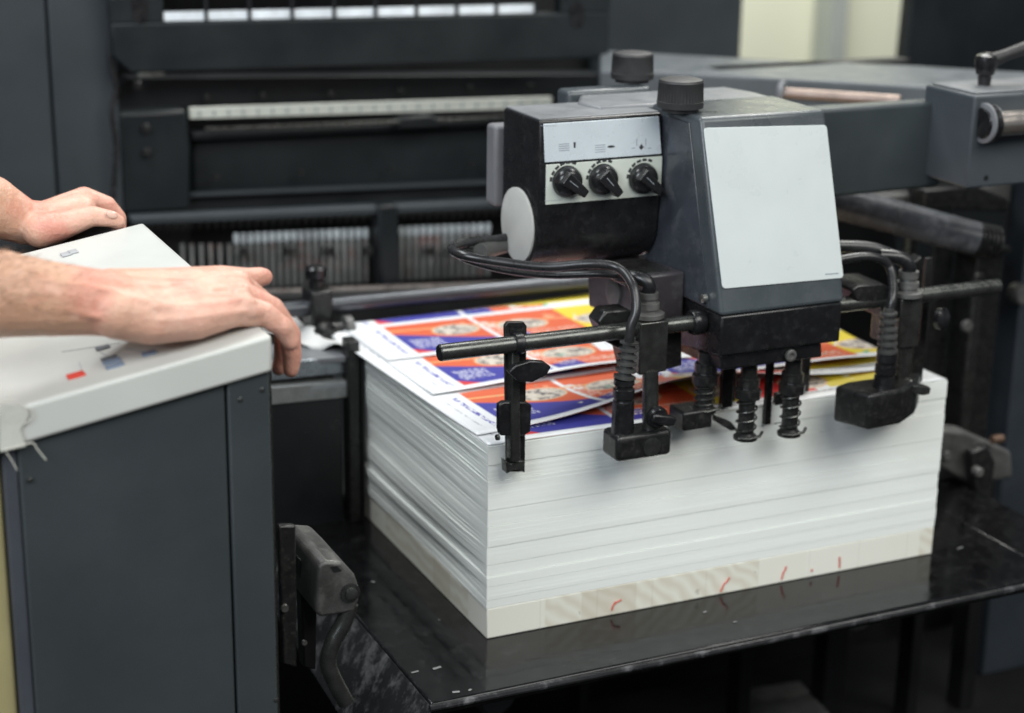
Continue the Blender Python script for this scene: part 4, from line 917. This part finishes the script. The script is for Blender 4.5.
body = [[(elF, .048), (shF, .056)], [(elR, .046), (shR, .056)],
        [(shF, .06), (Vector((-1.36, .12, .90)), .085), (shR, .06)],
        [(Vector((-1.36, .03, .80)), .11), (Vector((-1.38, .04, .45)), .12), (Vector((-1.40, .03, .32)), .13)],
        [(Vector((-1.36, .21, .80)), .11), (Vector((-1.38, .20, .45)), .12), (Vector((-1.40, .21, .32)), .13)],
        [(Vector((-1.36, .12, .95)), .055), (Vector((-1.33, .12, 1.03)), .055)],
        [(Vector((-1.33, .12, 1.14)), .088), (Vector((-1.30, .12, 1.08)), .070), (Vector((-1.27, .12, 1.045)), .045)],
        [(Vector((-1.238, .12, 1.12)), .012), (Vector((-1.225, .12, 1.105)), .013)],
        [(Vector((-1.33, .03, 1.12)), .016)], [(Vector((-1.33, .21, 1.12)), .016)],
        [(Vector((-1.40, .03, .30)), .10), (Vector((-1.38, .02, -.05)), .065), (Vector((-1.40, .02, -.42)), .045), (Vector((-1.28, .01, -.46)), .04)],
        [(Vector((-1.40, .21, .30)), .10), (Vector((-1.38, .22, -.05)), .065), (Vector((-1.40, .22, -.42)), .045), (Vector((-1.28, .23, -.46)), .04)]]
def voxel(name, bm, vox, m, sm, parent=None, keep=None):
    me = bpy.data.meshes.new(name+'_src'); bm.to_mesh(me); bm.free(); o = bpy.data.objects.new(name+'_src', me); COL.objects.link(o)
    r = o.modifiers.new('r', 'REMESH'); r.mode = 'VOXEL'; r.voxel_size = vox; r.use_smooth_shade = True
    s = o.modifiers.new('s', 'SMOOTH'); s.factor = .5; s.iterations = sm
    dg = bpy.context.evaluated_depsgraph_get(); ev = o.evaluated_get(dg); m2 = bpy.data.meshes.new_from_object(ev)
    bpy.data.objects.remove(o); m2.name = name; m2.materials.clear(); m2.materials.append(m)
    for p in m2.polygons: p.use_smooth = True
    n = bpy.data.objects.new(name, m2); COL.objects.link(n)
    return n
from mathutils.bvhtree import BVHTree
pre = voxel('arm_draft', capsules(fh), .004, SKIN, 5)
bv0 = BVHTree.FromPolygons([v.co for v in pre.data.vertices], [p.vertices[:] for p in pre.data.polygons]); bpy.data.objects.remove(pre)
def ridge(px, r0, sink):          # tendon or vein lying just under the skin
    o = []
    for (u, v) in px:
        d = (at(u, v, 'y', -.2)-CAM).normalized(); hit, nrm, _, _ = bv0.ray_cast(CAM, d)
        if hit is not None: o.append((hit-nrm*sink, r0))
    return o
ridges = [ridge([(152, 286), (172, 283), (192, 280), (212, 277), (228, 275)], .0040, .0022), ridge([(150, 296), (172, 294), (196, 291), (220, 288), (240, 286)], .0044, .0024),
          ridge([(152, 306), (174, 306), (198, 304), (222, 301), (244, 298)], .0042, .0022), ridge([(160, 320), (182, 320), (206, 316), (228, 313), (248, 311)], .0040, .0020),
          ridge([(40, 276), (66, 284), (92, 286), (118, 292), (140, 300), (160, 301), (180, 312), (200, 309)], .0030, .0015), ridge([(10, 300), (40, 308), (74, 312), (100, 318), (124, 324)], .0028, .0014),
          ridge([(252, 312), (258, 312)], .0085, .0050), ridge([(284, 327), (287, 331)], .0080, .0058)]
person = voxel('person', capsules(fh+rh+body+[r_ for r_ in ridges if len(r_) > 1]), .0023, SKIN, 5)
tag(person, 'person with bare forearms, both hands resting on the cream console', 'person')
LOC[person] = Vector((0, 0, 0))
def shell(chains, grow): return [[(p, r+grow) for p, r in ch] for ch in chains]
tors = [[(elF.lerp(shF, .45), .058), (shF, .066)], [(elR.lerp(shR, .45), .058), (shR, .066)], [(shF, .068), (Vector((-1.36, .12, .89)), .088), (shR, .068)]] + shell(body[3:5], .014)
sh = voxel('shirt', capsules(tors), .008, SHIRT, 4); sh.parent = person
tr = voxel('trousers', capsules(shell([body[10][:3], body[11][:3]], .014)), .008, mat('trouser_cloth', (.05, .05, .055), .9), 3); tr.parent = person
hr = voxel('hair', capsules([[(Vector((-1.345, .12, 1.165)), .090)], [(Vector((-1.37, .12, 1.12)), .075)]]), .006, HAIR, 2); hr.parent = person
c = J(111, 215, .245, 5)[0]
bm = B(); bmesh.ops.create_uvsphere(bm, u_segments=16, v_segments=10, radius=1, matrix=Matrix.Translation(c+Vector((0, -.0055, .0015))) @ Matrix.Rotation(math.radians(18), 4, 'Y') @ Matrix.Diagonal((.0078, .0035, .0048, 1)))
obj('fingernail', bm, NAIL, person, smooth=True)
# short arm hairs along the upper outline of the near forearm
random.seed(3)
from mathutils.bvhtree import BVHTree
bv = BVHTree.FromPolygons([v.co for v in person.data.vertices], [p.vertices[:] for p in person.data.polygons])
bm = B()
for i in range(1500):
    u = random.uniform(-60, 105); w = random.uniform(0, 1); v = 250+w*w*62
    p = at(u, v, 'y', -.25); d = (p-CAM).normalized(); hit, nrm, _, _ = bv.ray_cast(CAM, d)
    if hit is None or random.random() < (u-20)/85: continue
    if (hit-CAM).length > 1.95: continue
    dirv = (nrm*.55+Vector((.8, random.uniform(-.4, .1), random.uniform(-.4, .4)))).normalized()*random.uniform(.004, .009)
    u_, w_ = frame(dirv); r0 = .00013
    a = [bm.verts.new(hit+(u_*math.cos(k)+w_*math.sin(k))*r0) for k in (0, 2.1, 4.2)]; mid = hit+dirv*.6+Vector((.0006, 0, .0))
    b = [bm.verts.new(mid+(u_*math.cos(k)+w_*math.sin(k))*r0*.8) for k in (0, 2.1, 4.2)]; tpt = bm.verts.new(hit+dirv+Vector((.0015, 0, -.0008)))
    for k in range(3): bm.faces.new((a[k], a[(k+1) % 3], b[(k+1) % 3], b[k])); bm.faces.new((b[k], b[(k+1) % 3], tpt))
o = obj('arm_hair', bm, mat('arm_hair', (.20, .11, .06), .6, bump=0), person)
